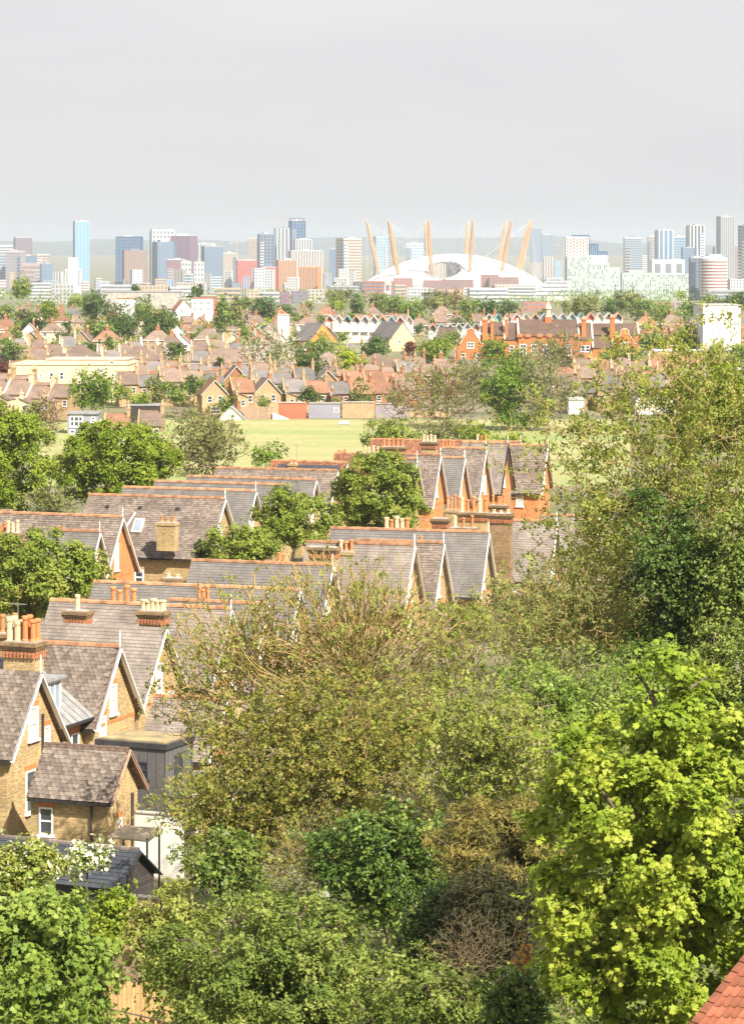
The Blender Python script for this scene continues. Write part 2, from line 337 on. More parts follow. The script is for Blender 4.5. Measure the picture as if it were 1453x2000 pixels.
def tower(label, x0, x1, yt, D, face, glass, style='grid', ang=0.0, bay=4.0, floor=4.0, yb=None, group='towers on the skyline', ratio=1.0, name='tower_block', crown=True, cat='tower', pier=.4, z0=None):
    """style: grid = piers and bands proud of glass, vertical = piers, horizontal = bands, punched = windows set in a wall"""
    k = mpp(D); a = radians(ang); P = (x1 - x0) * k
    w = P / (cos(a) + ratio * abs(sin(a))); d = w * ratio
    g = gz(D) if z0 is None else z0
    X = ((x0 + x1) / 2 - CX) * k; H = -(yt - HY) * k - g
    r = empty(name, (X, D, g), label, cat, group, a)
    MB().box(-w / 2, w / 2, -d / 2, d / 2, 0, H).build('wall', face if style == 'punched' else glass, r)
    b = MB()
    nf = max(2, int(round(H / floor))); e = .35
    for (L, ax) in ((w, 0), (d, 1)):
        nb = max(2, int(round(L / bay))); off = (d if ax == 0 else w) / 2
        for s in (-1, 1):
            def put(u0, u1, z0, z1, e0, e1):
                q0, q1 = sorted((s * (off + e0), s * (off + e1)))
                if ax == 0: b.box(u0, u1, q0, q1, z0, z1)
                else: b.box(q0, q1, u0, u1, z0, z1)
            if style in ('grid', 'vertical'):
                pw = L / nb * pier
                for i in range(nb + 1):
                    u = -L / 2 + L * i / nb; put(u - pw / 2, u + pw / 2, 0, H + .5, -.05, e)
            if style in ('grid', 'horizontal'):
                fh = H / nf * (.38 if style == 'grid' else .45)
                for i in range(1, nf + 1):
                    z = H * i / nf; put(-L / 2 - (.2 if style == 'horizontal' else 0), L / 2 + (.2 if style == 'horizontal' else 0), z - fh, z, -.05, e - .06)
            if style == 'punched':
                for i in range(nb):
                    for j in range(nf):
                        u = -L / 2 + L * (i + .5) / nb; z = H * (j + .5) / nf
                        put(u - L / nb * .27, u + L / nb * .27, z - H / nf * .28, z + H / nf * .28, -.05, .08)
    b.build('windows' if style == 'punched' else 'cladding', glass if style == 'punched' else face, r, kind='stuff')
    if crown:
        q = random.Random(label); f1, f2 = q.uniform(.1, .3), q.uniform(.05, .3)
        MB().box(-w * f1, w * f2, -d * .25, d * .25, H - .01, H + q.uniform(2, 4.5)).build('roof_plant', q.choice(['f_grey', 'f_steel', 'f_white']), r)
        MB().box(-w / 2 - .1, w / 2 + .1, -d / 2 - .1, d / 2 + .1, H + .01, H + q.uniform(.8, 1.8)).build('parapet', q.choice([face, 'f_grey', 'f_white']), r)
        if q.random() < .45: x = q.uniform(-.3, .3) * w; MB().lathe([(.35, H), (.2, H + q.uniform(6, 12))], 5, (x, 0, 0)).build('antenna', 'f_grey', r)
        if q.random() < .6 and style != 'punched':      # a slimmer wing of another colour against one side
            s = q.choice([-1, 1]); hh = H * q.uniform(.72, .93); ww = w * q.uniform(.22, .4)
            MB().box(s * w / 2 - ww * (s > 0) - .01 * s, s * w / 2 + ww * (s < 0) - .01 * s, -d / 2 - 1.2, d * .3, 0, hh).build('side_wing', q.choice(['f_steel', 'f_grey', 'f_white', glass]), r)
            c = MB(); nn = max(3, int(hh / 5))
            for i in range(nn): c.box(s * w / 2 - ww * (s > 0) * .9 - .02 * s, s * w / 2 + ww * (s < 0) * .9 - .02 * s, -d / 2 - 1.4, -d / 2 - 1.15, hh * (i + .25) / nn, hh * (i + .72) / nn)
            c.build('wing_windows', q.choice(['g_blue', 'g_grey', 'g_dark']), r, kind='stuff')
    return r

TW = [ # label, x0, x1, top, distance, face, glass, style, angle, bay, floor
 ('purple-grey tower block rising at the far left of the skyline', 27, 64, 465, 5600, 'f_purple', 'g_grey', 'grid', 12, 5, 5),
 ('low white block at the left edge below the purple-grey tower', 0, 25, 480, 5400, 'f_white', 'g_grey', 'horizontal', 0, 5, 5),
 ('blue-grey slab with pale bands at the left edge of the skyline', -14, 20, 497, 5200, 'f_grey', 'g_blue', 'horizontal', 10, 5, 5),
 ('mauve-grey gridded block in front of the purple-grey tower', 14, 48, 492, 5150, 'f_pink', 'g_blue', 'grid', -10, 4, 5),
 ('small blue glass block right of the mauve-grey gridded block', 47, 71, 500, 5350, 'f_steel', 'g_blue', 'horizontal', 0, 5, 5),
 ('pale beige block left of the tall pale blue tower', 75, 97, 497, 5600, 'f_cream', 'g_warm', 'horizontal', 0, 5, 5),
 ('pinkish broad block below the pale beige one', 47, 82, 516, 5000, 'f_pink', 'g_warm', 'horizontal', 0, 7, 8),
 ('blue-grey block with balconies left of the white stepped building', 78, 105, 516, 4950, 'f_steel', 'g_blue', 'horizontal', 15, 5, 4),
 ('tall pale blue glass tower with white stripes', 143, 176, 433, 5300, 'f_pale_blue', 'g_sky', 'vertical', 14, 7, 4),
 ('dark blue glass tower behind the brown striped block', 230, 277, 463, 5500, 'f_navy', 'g_blue', 'grid', 0, 6, 6),
 ('brown striped block in front of the dark blue tower', 239, 288, 490, 5200, 'f_brown', 'g_warm', 'vertical', 10, 5, 4),
 ('white gridded tower standing behind the dark blue twin', 293, 341, 449, 5600, 'f_white', 'g_grey', 'grid', 10, 7, 8),
 ('dark blue tower with pale balconies in front of the white gridded tower', 298, 340, 473, 5250, 'f_steel', 'g_blue', 'grid', 22, 5, 4),
 ('plum coloured tower right of the white gridded tower', 335, 384, 461, 5450, 'f_plum', 'g_blue', 'grid', -20, 5, 5),
 ('low maroon block with wide base below the plum tower', 328, 362, 508, 5150, 'f_plum', 'g_warm', 'grid', 0, 6, 6),
 ('left of two small white blocks with square windows', 355, 374, 512, 5050, 'f_white', 'g_grey', 'punched', 0, 5.5, 8),
 ('right of two small white blocks with square windows', 380, 399, 512, 5050, 'f_white', 'g_grey', 'punched', 0, 5.5, 8),
 ('pale tower behind the blue-grey gridded block', 380, 420, 477, 5600, 'f_white', 'g_grey', 'vertical', 0, 6, 5),
 ('blue-grey gridded block left of the cream block', 394, 436, 482, 5250, 'f_steel', 'g_blue', 'grid', 12, 4, 4),
 ('cream gridded block beside the leftmost red block', 437, 463, 495, 5350, 'f_cream', 'g_warm', 'grid', 0, 4, 4),
 ('leftmost red apartment block', 462, 502, 509, 5150, 'f_red', 'g_warm', 'grid', 6, 5, 5),
 ('lower red apartment block next to the tall orange one', 508, 540, 523, 5100, 'f_red', 'g_warm', 'grid', 6, 5, 5),
 ('taller orange apartment block', 540, 578, 509, 5150, 'f_orange', 'g_warm', 'vertical', 10, 5, 5),
 ('lower orange apartment block on the right', 585, 627, 523, 5000, 'f_orange', 'g_warm', 'vertical', -12, 5, 5),
 ('slim pale striped tower left of the dark glass tower', 488, 504, 466, 5450, 'f_cream', 'g_warm', 'vertical', 0, 4, 4),
 ('dark glass tower above the red apartment blocks', 504, 536, 458, 5350, 'f_steel', 'g_dark', 'grid', 10, 6, 6),
 ('narrow steel blue tower between dark glass and white towers', 535, 546, 447, 5500, 'f_steel', 'g_blue', 'horizontal', 0, 4, 5),
 ('white concrete tower under construction beside the steel blue one', 542, 564, 446, 5400, 'f_white', 'g_grey', 'vertical', 0, 6, 6),
 ('tallest dark tower with open steel frame on top', 565, 596, 432, 5450, 'f_navy', 'g_blue', 'grid', 12, 6, 6),
 ('white striped block in front of the tallest dark tower', 574, 609, 468, 5300, 'f_white', 'g_grey', 'vertical', 8, 5, 4),
 ('wide white striped block behind the orange apartments', 563, 630, 490, 5200, 'f_white', 'g_warm', 'vertical', 8, 5, 4),
 ('slim dark blue tower left of the beige slab', 643, 656, 487, 5500, 'f_steel', 'g_blue', 'horizontal', 0, 4, 4),
 ('beige slab block with rows of windows and grey end wall', 656, 706, 466, 4900, 'f_cream', 'g_warm', 'horizontal', 24, 5, 5),
 ('blue gridded tower behind the leftmost yellow mast', 730, 757, 463, 6000, 'f_pale_blue', 'g_blue', 'grid', 12, 5, 6),
 ('pale banded block just above the dome roof left of centre', 793, 826, 476, 6300, 'f_white', 'g_sky', 'horizontal', 0, 5, 6),
 ('faint blue tower in the haze behind the rightmost mast', 1037, 1056, 447, 11000, 'f_steel', 'g_blue', 'grid', 0, 8, 8),
 ('lower faint blue tower in the haze right of the rightmost mast', 1058, 1077, 459, 11000, 'f_steel', 'g_blue', 'grid', 0, 8, 8),
 ('round-edged tower with pale horizontal bands right of the pale green flats', 1218, 1251, 465, 5300, 'f_grey', 'g_blue', 'horizontal', 0, 4, 4),
 ('slim grey tower left of the blue tower with white fins', 1265, 1279, 462, 5600, 'f_grey', 'g_warm', 'grid', 0, 4, 5),
 ('bright blue glass tower with white fins', 1280, 1312, 450, 5300, 'f_white', 'g_blue', 'vertical', 10, 9, 6),
 ('pale banded tower right of the blue tower with white fins', 1313, 1338, 463, 5600, 'f_pale_blue', 'g_blue', 'horizontal', 0, 5, 5),
 ('black and white striped tower above the blue glass block', 1341, 1373, 441, 5500, 'f_white', 'g_dark', 'vertical', 10, 6, 5),
 ('small blue glass block beneath the black and white striped tower', 1332, 1354, 484, 5200, 'f_steel', 'g_blue', 'grid', 0, 5, 5),
 ('plain white box building below the blue tower with fins', 1270, 1333, 508, 5000, 'f_white', 'g_grey', 'punched', 0, 22, 30),
 ('tallest pale grey striped tower near the right edge', 1400, 1431, 424, 5300, 'f_grey', 'g_grey', 'vertical', 12, 4, 4),
 ('short pink striped block beside the tallest pale grey tower', 1430, 1442, 481, 5500, 'f_pink', 'g_warm', 'vertical', 0, 3, 4),
 ('dark slim tower cut by the right edge of the view', 1442, 1475, 442, 4600, 'f_dark', 'g_dark', 'horizontal', 6, 6, 5),
 ('dark slab joined to the round banded tower', 1347, 1372, 504, 3300, 'f_steel', 'g_dark', 'grid', 0, 4, 3.2),
]
for row in TW:
    l, x0, x1, yt, D, f_, g_, st, an, ba, fl = row
    tower(l, x0, x1, yt, D, f_, g_, st, an, ba, fl, pier=.3 if 'fins' in l else .2 if 'tall pale blue' in l else .42)

# steel frame and hoists on the tallest tower
r = empty('steel_frame', at(580, 432, 5450), 'open steel frame on the roof of the tallest dark tower', 'steel frame')
b = MB()
for x in (-13, -4, 5, 13):
    for y in (-12, 0, 12): b.box(x - .5, x + .5, y - .5, y + .5, 0, 6)
for y in (-12, 0, 12): b.box(-13.6, 13.6, y - .45, y + .45, 5.2, 6.1)
b.build('frame', 'f_navy', r, kind='stuff')
def crane(px, ytop, D, jib, label):
    k = mpp(D); g = gz(D); H = -(ytop - HY) * k - g
    r = empty('tower_crane', ((px - CX) * k, D, g), label, 'crane', 'tower cranes on the skyline')
    b = MB()
    for x in (-.8, .8):
        for y in (-.8, .8): b.box(x - .25, x + .25, y - .25, y + .25, 0, H)
    z = 0
    while z < H - 3: b.beam((-.8, -.8, z), (.8, -.8, z + 3), .3, .3); b.beam((-.8, .8, z), (.8, .8, z + 3), .3, .3); z += 3
    b.build('mast', 'f_tan', r)
    b = MB(); b.beam((-12, 0, H), (jib, 0, H), .9, .9); b.beam((0, 0, H), (0, 0, H + 7), .6, .6); b.beam((0, 0, H + 7), (jib * .7, 0, H + .4), .25, .25); b.beam((0, 0, H + 7), (-12, 0, H + .4), .25, .25)
    b.build('jib', 'f_tan', r); MB().box(-13, -9, -1, 1, H - 3, H - .5).build('counterweight', 'f_grey', r)
crane(463, 474, 5450, 26, 'thin tower crane standing over the red apartment blocks')
crane(549, 434, 5600, -34, 'thin tower crane with long jib beside the tallest dark tower')
crane(1100, 478, 6500, -26, 'faint tower crane left of the pale green flats')

# white stepped building on the left
D = 4300; k = mpp(D); g = gz(D)
r = empty('stepped_building', ((143 - CX) * k, D, g), 'bright white stepped building with a taller centre left of the skyline', 'building')
def bpx(b, x0, x1, yt, yb, D, dep, cx, d0=0.0):      # box from photo rows, local to a root at column cx
    k = mpp(D); g = gz(D); b.box((x0 - cx) * k, (x1 - cx) * k, d0, d0 + dep, max(0, -(yb - HY) * k - g), -(yt - HY) * k - g); return b
bpx(MB(), 134, 151, 503, 640, D, 20, 143).build('centre_tower', 'f_white', r)
bpx(MB(), 128, 134, 526, 640, D, 18, 143, 1).build('side_wing', 'f_white', r); bpx(MB(), 151, 158, 525, 640, D, 18, 143, 1).build('side_wing', 'f_white', r)
b = MB()
for i in range(9): bpx(b, 129.5, 132.5, 529 + i * 3.4, 530.8 + i * 3.4, D, .4, 143, .75); bpx(b, 152.5, 156.5, 529 + i * 3.4, 530.8 + i * 3.4, D, .4, 143, .75)
b.build('windows', 'g_grey', r, kind='stuff')

# big pale green flats with faceted white slab and stepped blue top
D = 3600; g = gz(D)
r = empty('stepped_flats', ((1155 - CX) * mpp(D), D, g), 'large pale green and white stepped flats right of the dome', 'building')
P_ = [('lower_block', 'f_green', 1107, 1156, 500, 25, 0), ('middle_block', 'f_green', 1156, 1190, 514, 25, 1.5), ('end_block', 'f_green', 1190, 1211, 522, 25, 3),
      ('faceted_slab', 'f_white', 1105, 1150, 462, 18, 6), ('glass_top', 'f_navy', 1118, 1152, 459, 10, 12), ('glass_step', 'f_navy', 1152, 1169, 476, 12, 8), ('glass_step', 'f_navy', 1169, 1187, 491, 12, 8), ('white_terrace', 'f_white', 1150, 1187, 499, 16, 4),
      ('front_wing', 'f_green', 1168, 1222, 560, 10, -12)]
for n_, m_, x0, x1, yt, dep, d0 in P_: bpx(MB(), x0, x1, yt, 640, D, dep, 1155, d0).build(n_, m_, r)
rs = np.random.RandomState(3); b = MB(); c = MB(); e = MB(); pl = MB()
for x0, x1, yt, d0, yb in ((1108, 1155, 503, 0, 588), (1157, 1189, 518, 1.5, 588), (1191, 1210, 526, 3, 588), (1169, 1221, 564, -12, 592)):
    y = yt
    while y < yb:
        for x in np.arange(x0 + 1.5, x1 - 2, 4.2):
            q = rs.rand()
            if q < .38: bpx(b, x, x + 1.3, y, y + 3.4, D, .3, 1155, d0 - .15)
            elif q < .5: bpx(pl, x, x + 2.6, y, y + 4.2, D, .3, 1155, d0 - .12)
        y += 4.6
b.build('windows', 'g_dark', r, kind='stuff'); pl.build('panels', 'f_white', r, kind='stuff')
for i in range(6):
    for j in range(7):
        if 1106 + j * 6.3 < 1150: bpx(c, 1107 + j * 6.3, 1110 + j * 6.3, 465 + i * 6 + (j % 2) * 2, 468.5 + i * 6 + (j % 2) * 2, D, .5, 1155, 5.7)
c.build('facets', 'f_brown', r, kind='stuff')
for x0, x1, yt, d0 in ((1119, 1151, 462, 12), (1153, 1168, 479, 8), (1170, 1186, 494, 8)):
    for x in np.arange(x0, x1, 4): bpx(e, x, x + .8, yt, 500, D, .4, 1155, d0 - .3)
e.build('mullions', 'f_pale_blue', r, kind='stuff')
# long pale green block
D = 3450; g = gz(D)
r = empty('long_flats', ((1281 - CX) * mpp(D), D, g), 'long pale green apartment block with rows of dark windows', 'building')
bpx(MB(), 1214, 1280, 533, 640, D, 18, 1281).build('wall', 'f_green', r); bpx(MB(), 1280, 1347, 535, 640, D, 18, 1281, .6).build('wall', 'f_green', r)
bpx(MB(), 1228, 1260, 528, 534, D, 8, 1281, 5).build('roof_plant', 'f_grey', r)
b = MB(); pl = MB()
for y in np.arange(537, 582, 4.6):
    for x in np.arange(1216, 1344, 4.4):
        q = rs.rand(); d0 = 0 if x < 1279 else .6
        if q < .42: bpx(b, x, x + 1.4, y, y + 3.2, D, .3, 1281, d0 - .15)
        elif q < .55: bpx(pl, x, x + 2.4, y, y + 4, D, .3, 1281, d0 - .12)
b.build('windows', 'g_dark', r, kind='stuff'); pl.build('panels', 'f_white', r, kind='stuff')
# round banded tower
D = 3250; k = mpp(D); g = gz(D); H = -(507 - HY) * k - g
r = empty('round_tower', ((1393 - CX) * k, D, g), 'round white tower with reddish window bands near the right edge', 'tower')
R_ = 26 * k; MB().lathe([(R_, 0), (R_, H)], 28).build('wall', 'f_brick', r)
b = MB(); n = 13
for i in range(n): z = H * (i + .45) / n; b.lathe([(R_ - .1, z), (R_ + .5, z), (R_ + .5, z + H / n * .52), (R_ - .1, z + H / n * .52)], 28, cap=False)
b.build('balcony_bands', 'f_white', r, kind='stuff')
MB().lathe([(R_ * 1.03, H), (R_ * 1.03, H + 1.5), (R_ * .6, H + 3.5), (R_ * .6, H + 6)], 28).build('roof', 'f_white', r)
MB().box(-1, 1, -1, 1, H + 5.5, H + 14).build('flue', 'f_dark', r)
# cruise-ship like tiers
D = 3300; g = gz(D)
r = empty('terraced_building', ((1076 - CX) * mpp(D), D, g), 'white terraced building with stacked decks left of the green flats', 'building')
for i, (x0, x1, yt) in enumerate(((1044, 1112, 573), (1046, 1112, 565), (1056, 1112, 557), (1064, 1110, 549), (1070, 1100, 543))):
    bpx(MB(), x0, x1, yt, 640 if i == 0 else yt + 8, D, 18 - i * 2, 1076, i * 1.0).build('deck', 'f_white', r)
    bpx(MB(), x0 + 2, x1 - 2, yt + 2.6, yt + 5.4, D, .3, 1076, i * 1.0 - .1).build('window_band', 'g_grey', r)

# ------------------------------------------------------------------ the dome with its twelve masts
D = 5500; k = mpp(D); g = gz(D)
RD, HD = 186 * k, (556 - 490) * k
droot = empty('tent_dome', ((885 - CX) * k, D, g), 'huge shallow white tent dome with an oval opening', 'dome')
plain('dome_skin', (.80, .79, .77), .6, .04, .05); plain('mast_yellow', (.58, .33, .14), .6, .08, .05)
RS = (RD * RD + HD * HD) / (2 * HD)
def dz(x, y): return max(0.0, sqrt(max(0, RS * RS - x * x - y * y)) - (RS - HD))
ox, oy, orr = (865 - 885) * k, -RD * .66, 33 * k      # the opening over the tunnel shaft
b = MB(); NR, NA = 46, 144
def pol(i, j): rr_ = RD * i / NR; a = 2 * pi * j / NA; x, y = rr_ * cos(a), rr_ * sin(a); s = 1 - .012 * (abs(cos(a * 12)) < .13) ; return (x, y, dz(x, y) * 1.0 - .5 * abs(sin(a * 12)) ** 6 * (i > 6))
for i in range(NR):
    for j in range(NA):
        q = [pol(i, j), pol(i + 1, j), pol(i + 1, j + 1), pol(i, j + 1)]
        mx_, my_ = sum(p[0] for p in q) / 4, sum(p[1] for p in q) / 4
        if (mx_ - ox) ** 2 + (my_ - oy) ** 2 < orr ** 2: continue
        b.face(q[1:] if i == 0 else q)
sk_ = b.build('roof_skin', 'dome_skin', droot)
b = MB(); n = 40
ring = [Vector((ox + (orr + 1.5) * cos(2 * pi * j / n), oy + (orr + 1.5) * sin(2 * pi * j / n), 0)) for j in range(n)]
for p in ring: p.z = dz(p.x, p.y) + .6
for j in range(n): b.beam(ring[j], ring[(j + 1) % n], 3.4, 1.8)
b.build('opening_rim', 'f_grey', droot)
b = MB()
for j in range(n):
    p, q = ring[j], ring[(j + 1) % n]; b.face([(p.x, p.y, 2), (q.x, q.y, 2), tuple(q), tuple(p)])
b.build('opening_wall', 'f_cream', droot)
b = MB()
for j in range(0, n): p = ring[j]; c_ = Vector((ox, oy, p.z)); d_ = (p - c_).normalized(); p2 = p - d_ * 1.2; b.beam((p2.x, p2.y, 2), (p2.x, p2.y, p2.z), .9, .9)
b.build('opening_columns', 'f_grey', droot, kind='stuff')
b = MB()
for i in (14, 30):
    for j in range(0, NA): b.beam(Vector(pol(i, j)) + Vector((0, 0, .25)), Vector(pol(i, j + 1)) + Vector((0, 0, .25)), .8, .3)
b.build('ring_cable', 'f_grey', droot, kind='stuff')
MB().lathe([(RD + 2, 0), (RD + 2, 9), (RD - 8, 9.5)], 72, cap=False).build('perimeter_wall', 'f_white', droot)
ML = ['leftmost, front', 'leftmost, rear', 'second from left, front', 'second from left, rear', 'third from left, front', 'third from left, rear',
      'third from right, front', 'third from right, rear', 'second from right, front', 'second from right, rear', 'rightmost, front', 'rightmost, rear']
cxm = 876
def mast_mesh():
    b = MB(); return b
for i, th in enumerate([195, 165, 225, 135, 255, 105, 285, 75, 315, 45, 345, 15]):
    a = radians(th); base = Vector(((cxm - CX) * k + 138 * k * cos(a), D + 138 * k * sin(a), 0)); base.z = g + dz(base.x - droot.location.x, base.y - D) * .55 + 2
    tip = Vector(((cxm - CX) * k + 165 * k * cos(a), D + 165 * k * sin(a), -(433 - HY) * k))
    r = empty('mast', base, 'yellow lattice mast through the dome, ' + ML[i], 'mast', 'yellow masts of the dome')
    ax = tip - base; L = ax.length; d_ = ax.normalized(); u_ = d_.orthogonal().normalized(); v_ = d_.cross(u_)
    def sec(t): return 1.0 + 2.5 * sin(pi * min(1, max(0, t * .88 + .10))) ** .8
    b = MB(); nseg = 16; rings = []
    for s in range(nseg + 1):
        t_ = s / nseg; c_ = d_ * (L * t_); rr_ = sec(t_)
        rings.append([c_ + (u_ * cos(2 * pi * q / 4 + .5) + v_ * sin(2 * pi * q / 4 + .5)) * rr_ for q in range(4)])
    for A, B in zip(rings, rings[1:]):
        for q in range(4):
            b.beam(A[q], B[q], 1.15, 1.15); b.beam(A[q], B[(q + 1) % 4], .6, .6); b.beam(B[q], B[(q + 1) % 4], .8, .8)
    b.build('lattice', 'mast_yellow', r)
    MB().tube(d_ * L, d_ * (L + 4), 1.2, .6, 6).build('tip', 'f_cream', r)
    b = MB()
    for q in range(4): b.beam(Vector((0, 0, -2)) + Vector((7 * (1 if q % 2 else -1), 7 * (1 if q > 1 else -1), -6)), (0, 0, 0), 1.0, 1.0)
    b.build('pyramid_leg', 'mast_yellow', r)
    b = MB()
    for q in range(5):
        aa = a + (q - 2) * .5; e_ = Vector(((885 - CX) * k + RD * .93 * cos(aa), D + RD * .93 * sin(aa), g + 4)) - base
        b.beam(d_ * L * .98, e_, .16, .16)
    for q in range(3):
        aa = a + (q - 1) * .5; e_ = Vector(((885 - CX) * k + RD * .35 * cos(aa), D + RD * .35 * sin(aa), g + HD * .93)) - base
        b.beam(d_ * L * .98, e_, .16, .16)
    b.build('stay_cables', 'f_white', r, kind='stuff')

# ------------------------------------------------------------------ lower blocks between the towers and the suburb
rs = np.random.RandomState(21)
LOW = []
for i in range(36):
    x = 4 + i * 19.5 + rs.uniform(-8, 8); w = rs.uniform(10, 28)
    LOW.append((x, x + w, rs.uniform(522, 556), rs.uniform(4300, 5400)))
LOW = [q for q in LOW if q[0] < 690]
LOW += [(x, x + rs.uniform(12, 26), rs.uniform(497, 550), rs.uniform(5700, 7500)) for x in np.arange(1040, 1450, 21)]
cols = ['f_white', 'f_grey', 'f_white', 'f_grey', 'f_steel', 'f_white', 'f_tan', 'f_cream', 'f_pale_blue']
for i, (x0, x1, yt, D) in enumerate(sorted(LOW)):
    tower(ORD[i % 60] + (' low block from left in the far town beneath the towers' if i < 60 else ' low block right of the dome in the far town'), x0, x1, yt, D, cols[rs.randint(len(cols))], ['g_grey', 'g_warm', 'g_blue'][rs.randint(3)],
          ['horizontal', 'grid', 'punched', 'vertical'][rs.randint(4)], rs.uniform(-25, 25), 4.6, 4.2, group='low blocks beneath the skyline towers', ratio=.8, name='low_block', crown=False, cat='building')
MID = [ # brick and white sheds in front of the dome
 (768, 806, 543, 4600, 'f_brick'), (826, 868, 547, 4700, 'f_brick'), (862, 925, 546, 4650, 'f_brick'), (938, 975, 536, 4500, 'f_brick'), (955, 1012, 541, 4480, 'f_brick'),
 (795, 850, 562, 3300, 'f_white'), (850, 906, 566, 2900, 'f_tan'), (905, 958, 562, 3300, 'f_white'), (912, 990, 563, 2700, 'f_white'), (960, 1045, 556, 3400, 'f_cream'), (985, 1045, 560, 2900, 'f_white'),
 (480, 512, 566, 2900, 'f_tan'), (508, 545, 570, 2700, 'f_white'), (548, 566, 570, 2500, 'f_plum'), (570, 602, 568, 2700, 'f_purple'), (600, 650, 565, 2800, 'f_cream'), (640, 700, 558, 3100, 'f_grey'),
 (690, 735, 551, 3200, 'f_dark'), (708, 770, 549, 3000, 'f_brick'), (770, 792, 556, 2900, 'f_tan'), (200, 256, 556, 2700, 'f_white'), (262, 330, 558, 2600, 'f_tan'), (330, 392, 560, 2600, 'f_white'), (345, 400, 552, 3000, 'f_cream'), (60, 100, 552, 2900, 'f_white'), (100, 146, 556, 2700, 'f_grey'), (420, 470, 562, 2600, 'f_tan'),
 (1020, 1075, 590, 1900, 'f_brick'), (1306, 1392, 588, 1750, 'f_pink'), (1380, 1460, 566, 2500, 'f_grey'), (1420, 1470, 545, 3300, 'f_white'), (1265, 1312, 592, 1700, 'f_brick')]
CN = dict(f_white='white', f_cream='cream', f_tan='tan', f_brick='brick red', f_plum='plum', f_purple='purple-grey', f_grey='grey', f_dark='dark', f_pink='pink-grey')
for i, (x0, x1, yt, D, m_) in enumerate(sorted(MID)):
    tower(f'{CN[m_]} low shed, {ORD[i]} from left along the trees below the skyline', x0, x1, yt, D, m_, 'g_grey', ['horizontal', 'punched'][i % 2], [0, 8, -8][i % 3], 3.6, 3.4, group='low sheds before the skyline', ratio=.5, name='low_shed', crown=False, cat='building')
# church tower with white cupola
D = 1900; k = mpp(D); g = gz(D); H = -(556 - HY) * k - g
r = empty('church_tower', ((757 - CX) * k, D, g), 'pale church tower with open belfry above the trees left of the dome', 'church tower')
MB().box(-2.1, 2.1, -2.1, 2.1, 0, H - 4).build('shaft', 'f_white', r); b = MB()
for x in (-1.7, 1.7):
    for y in (-1.7, 1.7): b.box(x - .4, x + .4, y - .4, y + .4, H - 4, H)
b.build('belfry', 'f_white', r); MB().lathe([(2.6, H), (2.4, H + 1), (1.2, H + 2.6), (.5, H + 4), (.12, H + 7)], 12).build('cupola', 'f_cream', r)
for s in (-1, 1): MB().box(s * 1.1 - .5, s * 1.1 + .5, -2.2, -2.05, H - 9, H - 6).build('belfry_opening', 'g_dark', r)
# ------------------------------------------------------------------ trees: skeleton, tubes, leaves
LEAF = {
 'leaf': (np.array([(0, -.5, 0), (.33, 0, .10), (0, .5, 0), (-.33, 0, .10)]), [(0, 1, 2), (0, 2, 3)]),
 'sliver': (np.array([(0, -.6, 0), (.10, 0, .03), (0, .6, 0), (-.10, 0, .03)]), [(0, 1, 2), (0, 2, 3)]),
 'maple': (np.array([(0, -.42, 0), (.16, -.30, .02), (.46, -.26, -.06), (.30, -.02, .03), (.50, .26, -.08), (.20, .22, .04), (0, .60, -.06), (-.20, .22, .04), (-.50, .26, -.08), (-.30, -.02, .03), (-.46, -.26, -.06), (-.16, -.30, .02)]),
           [(0, 1, 11), (1, 2, 3), (1, 3, 11), (11, 3, 9), (9, 10, 11), (3, 4, 5), (3, 5, 9), (9, 5, 7), (5, 6, 7), (7, 8, 9)]),
}
def unit(a): return a / np.maximum(np.linalg.norm(a, axis=-1, keepdims=True), 1e-9)
def raw_mesh(name, V, Fc, tone=None):
    me = bpy.data.meshes.new(name); nv, nf = len(V), len(Fc); k = Fc.shape[1]
    me.vertices.add(nv); me.vertices.foreach_set('co', V.astype(np.float32).ravel())
    me.loops.add(nf * k); me.loops.foreach_set('vertex_index', Fc.astype(np.int32).ravel())
    me.polygons.add(nf); me.polygons.foreach_set('loop_start', np.arange(0, nf * k, k, dtype=np.int32))
    if tone is not None:
        at_ = me.attributes.new('tone', 'FLOAT', 'POINT'); at_.data.foreach_set('value', tone.astype(np.float32))
    me.update(calc_edges=True); return me
def leaf_mesh(name, C, Nn, size, tone, shape, rs):
    T, fc = LEAF[shape]; n, k = len(C), len(T)
    t = rs.normal(size=(n, 3)); t -= (t * Nn).sum(1, keepdims=True) * Nn; t = unit(t); b = np.cross(Nn, t)
    s = size[:, None, None]
    V = C[:, None, :] + s * (T[None, :, 0:1] * t[:, None, :] + T[None, :, 1:2] * b[:, None, :] + T[None, :, 2:3] * Nn[:, None, :])
    Fc = (np.array(fc)[None] + (np.arange(n) * k)[:, None, None]).reshape(-1, 3)
    return raw_mesh(name, V.reshape(-1, 3), Fc, np.repeat(tone, k))
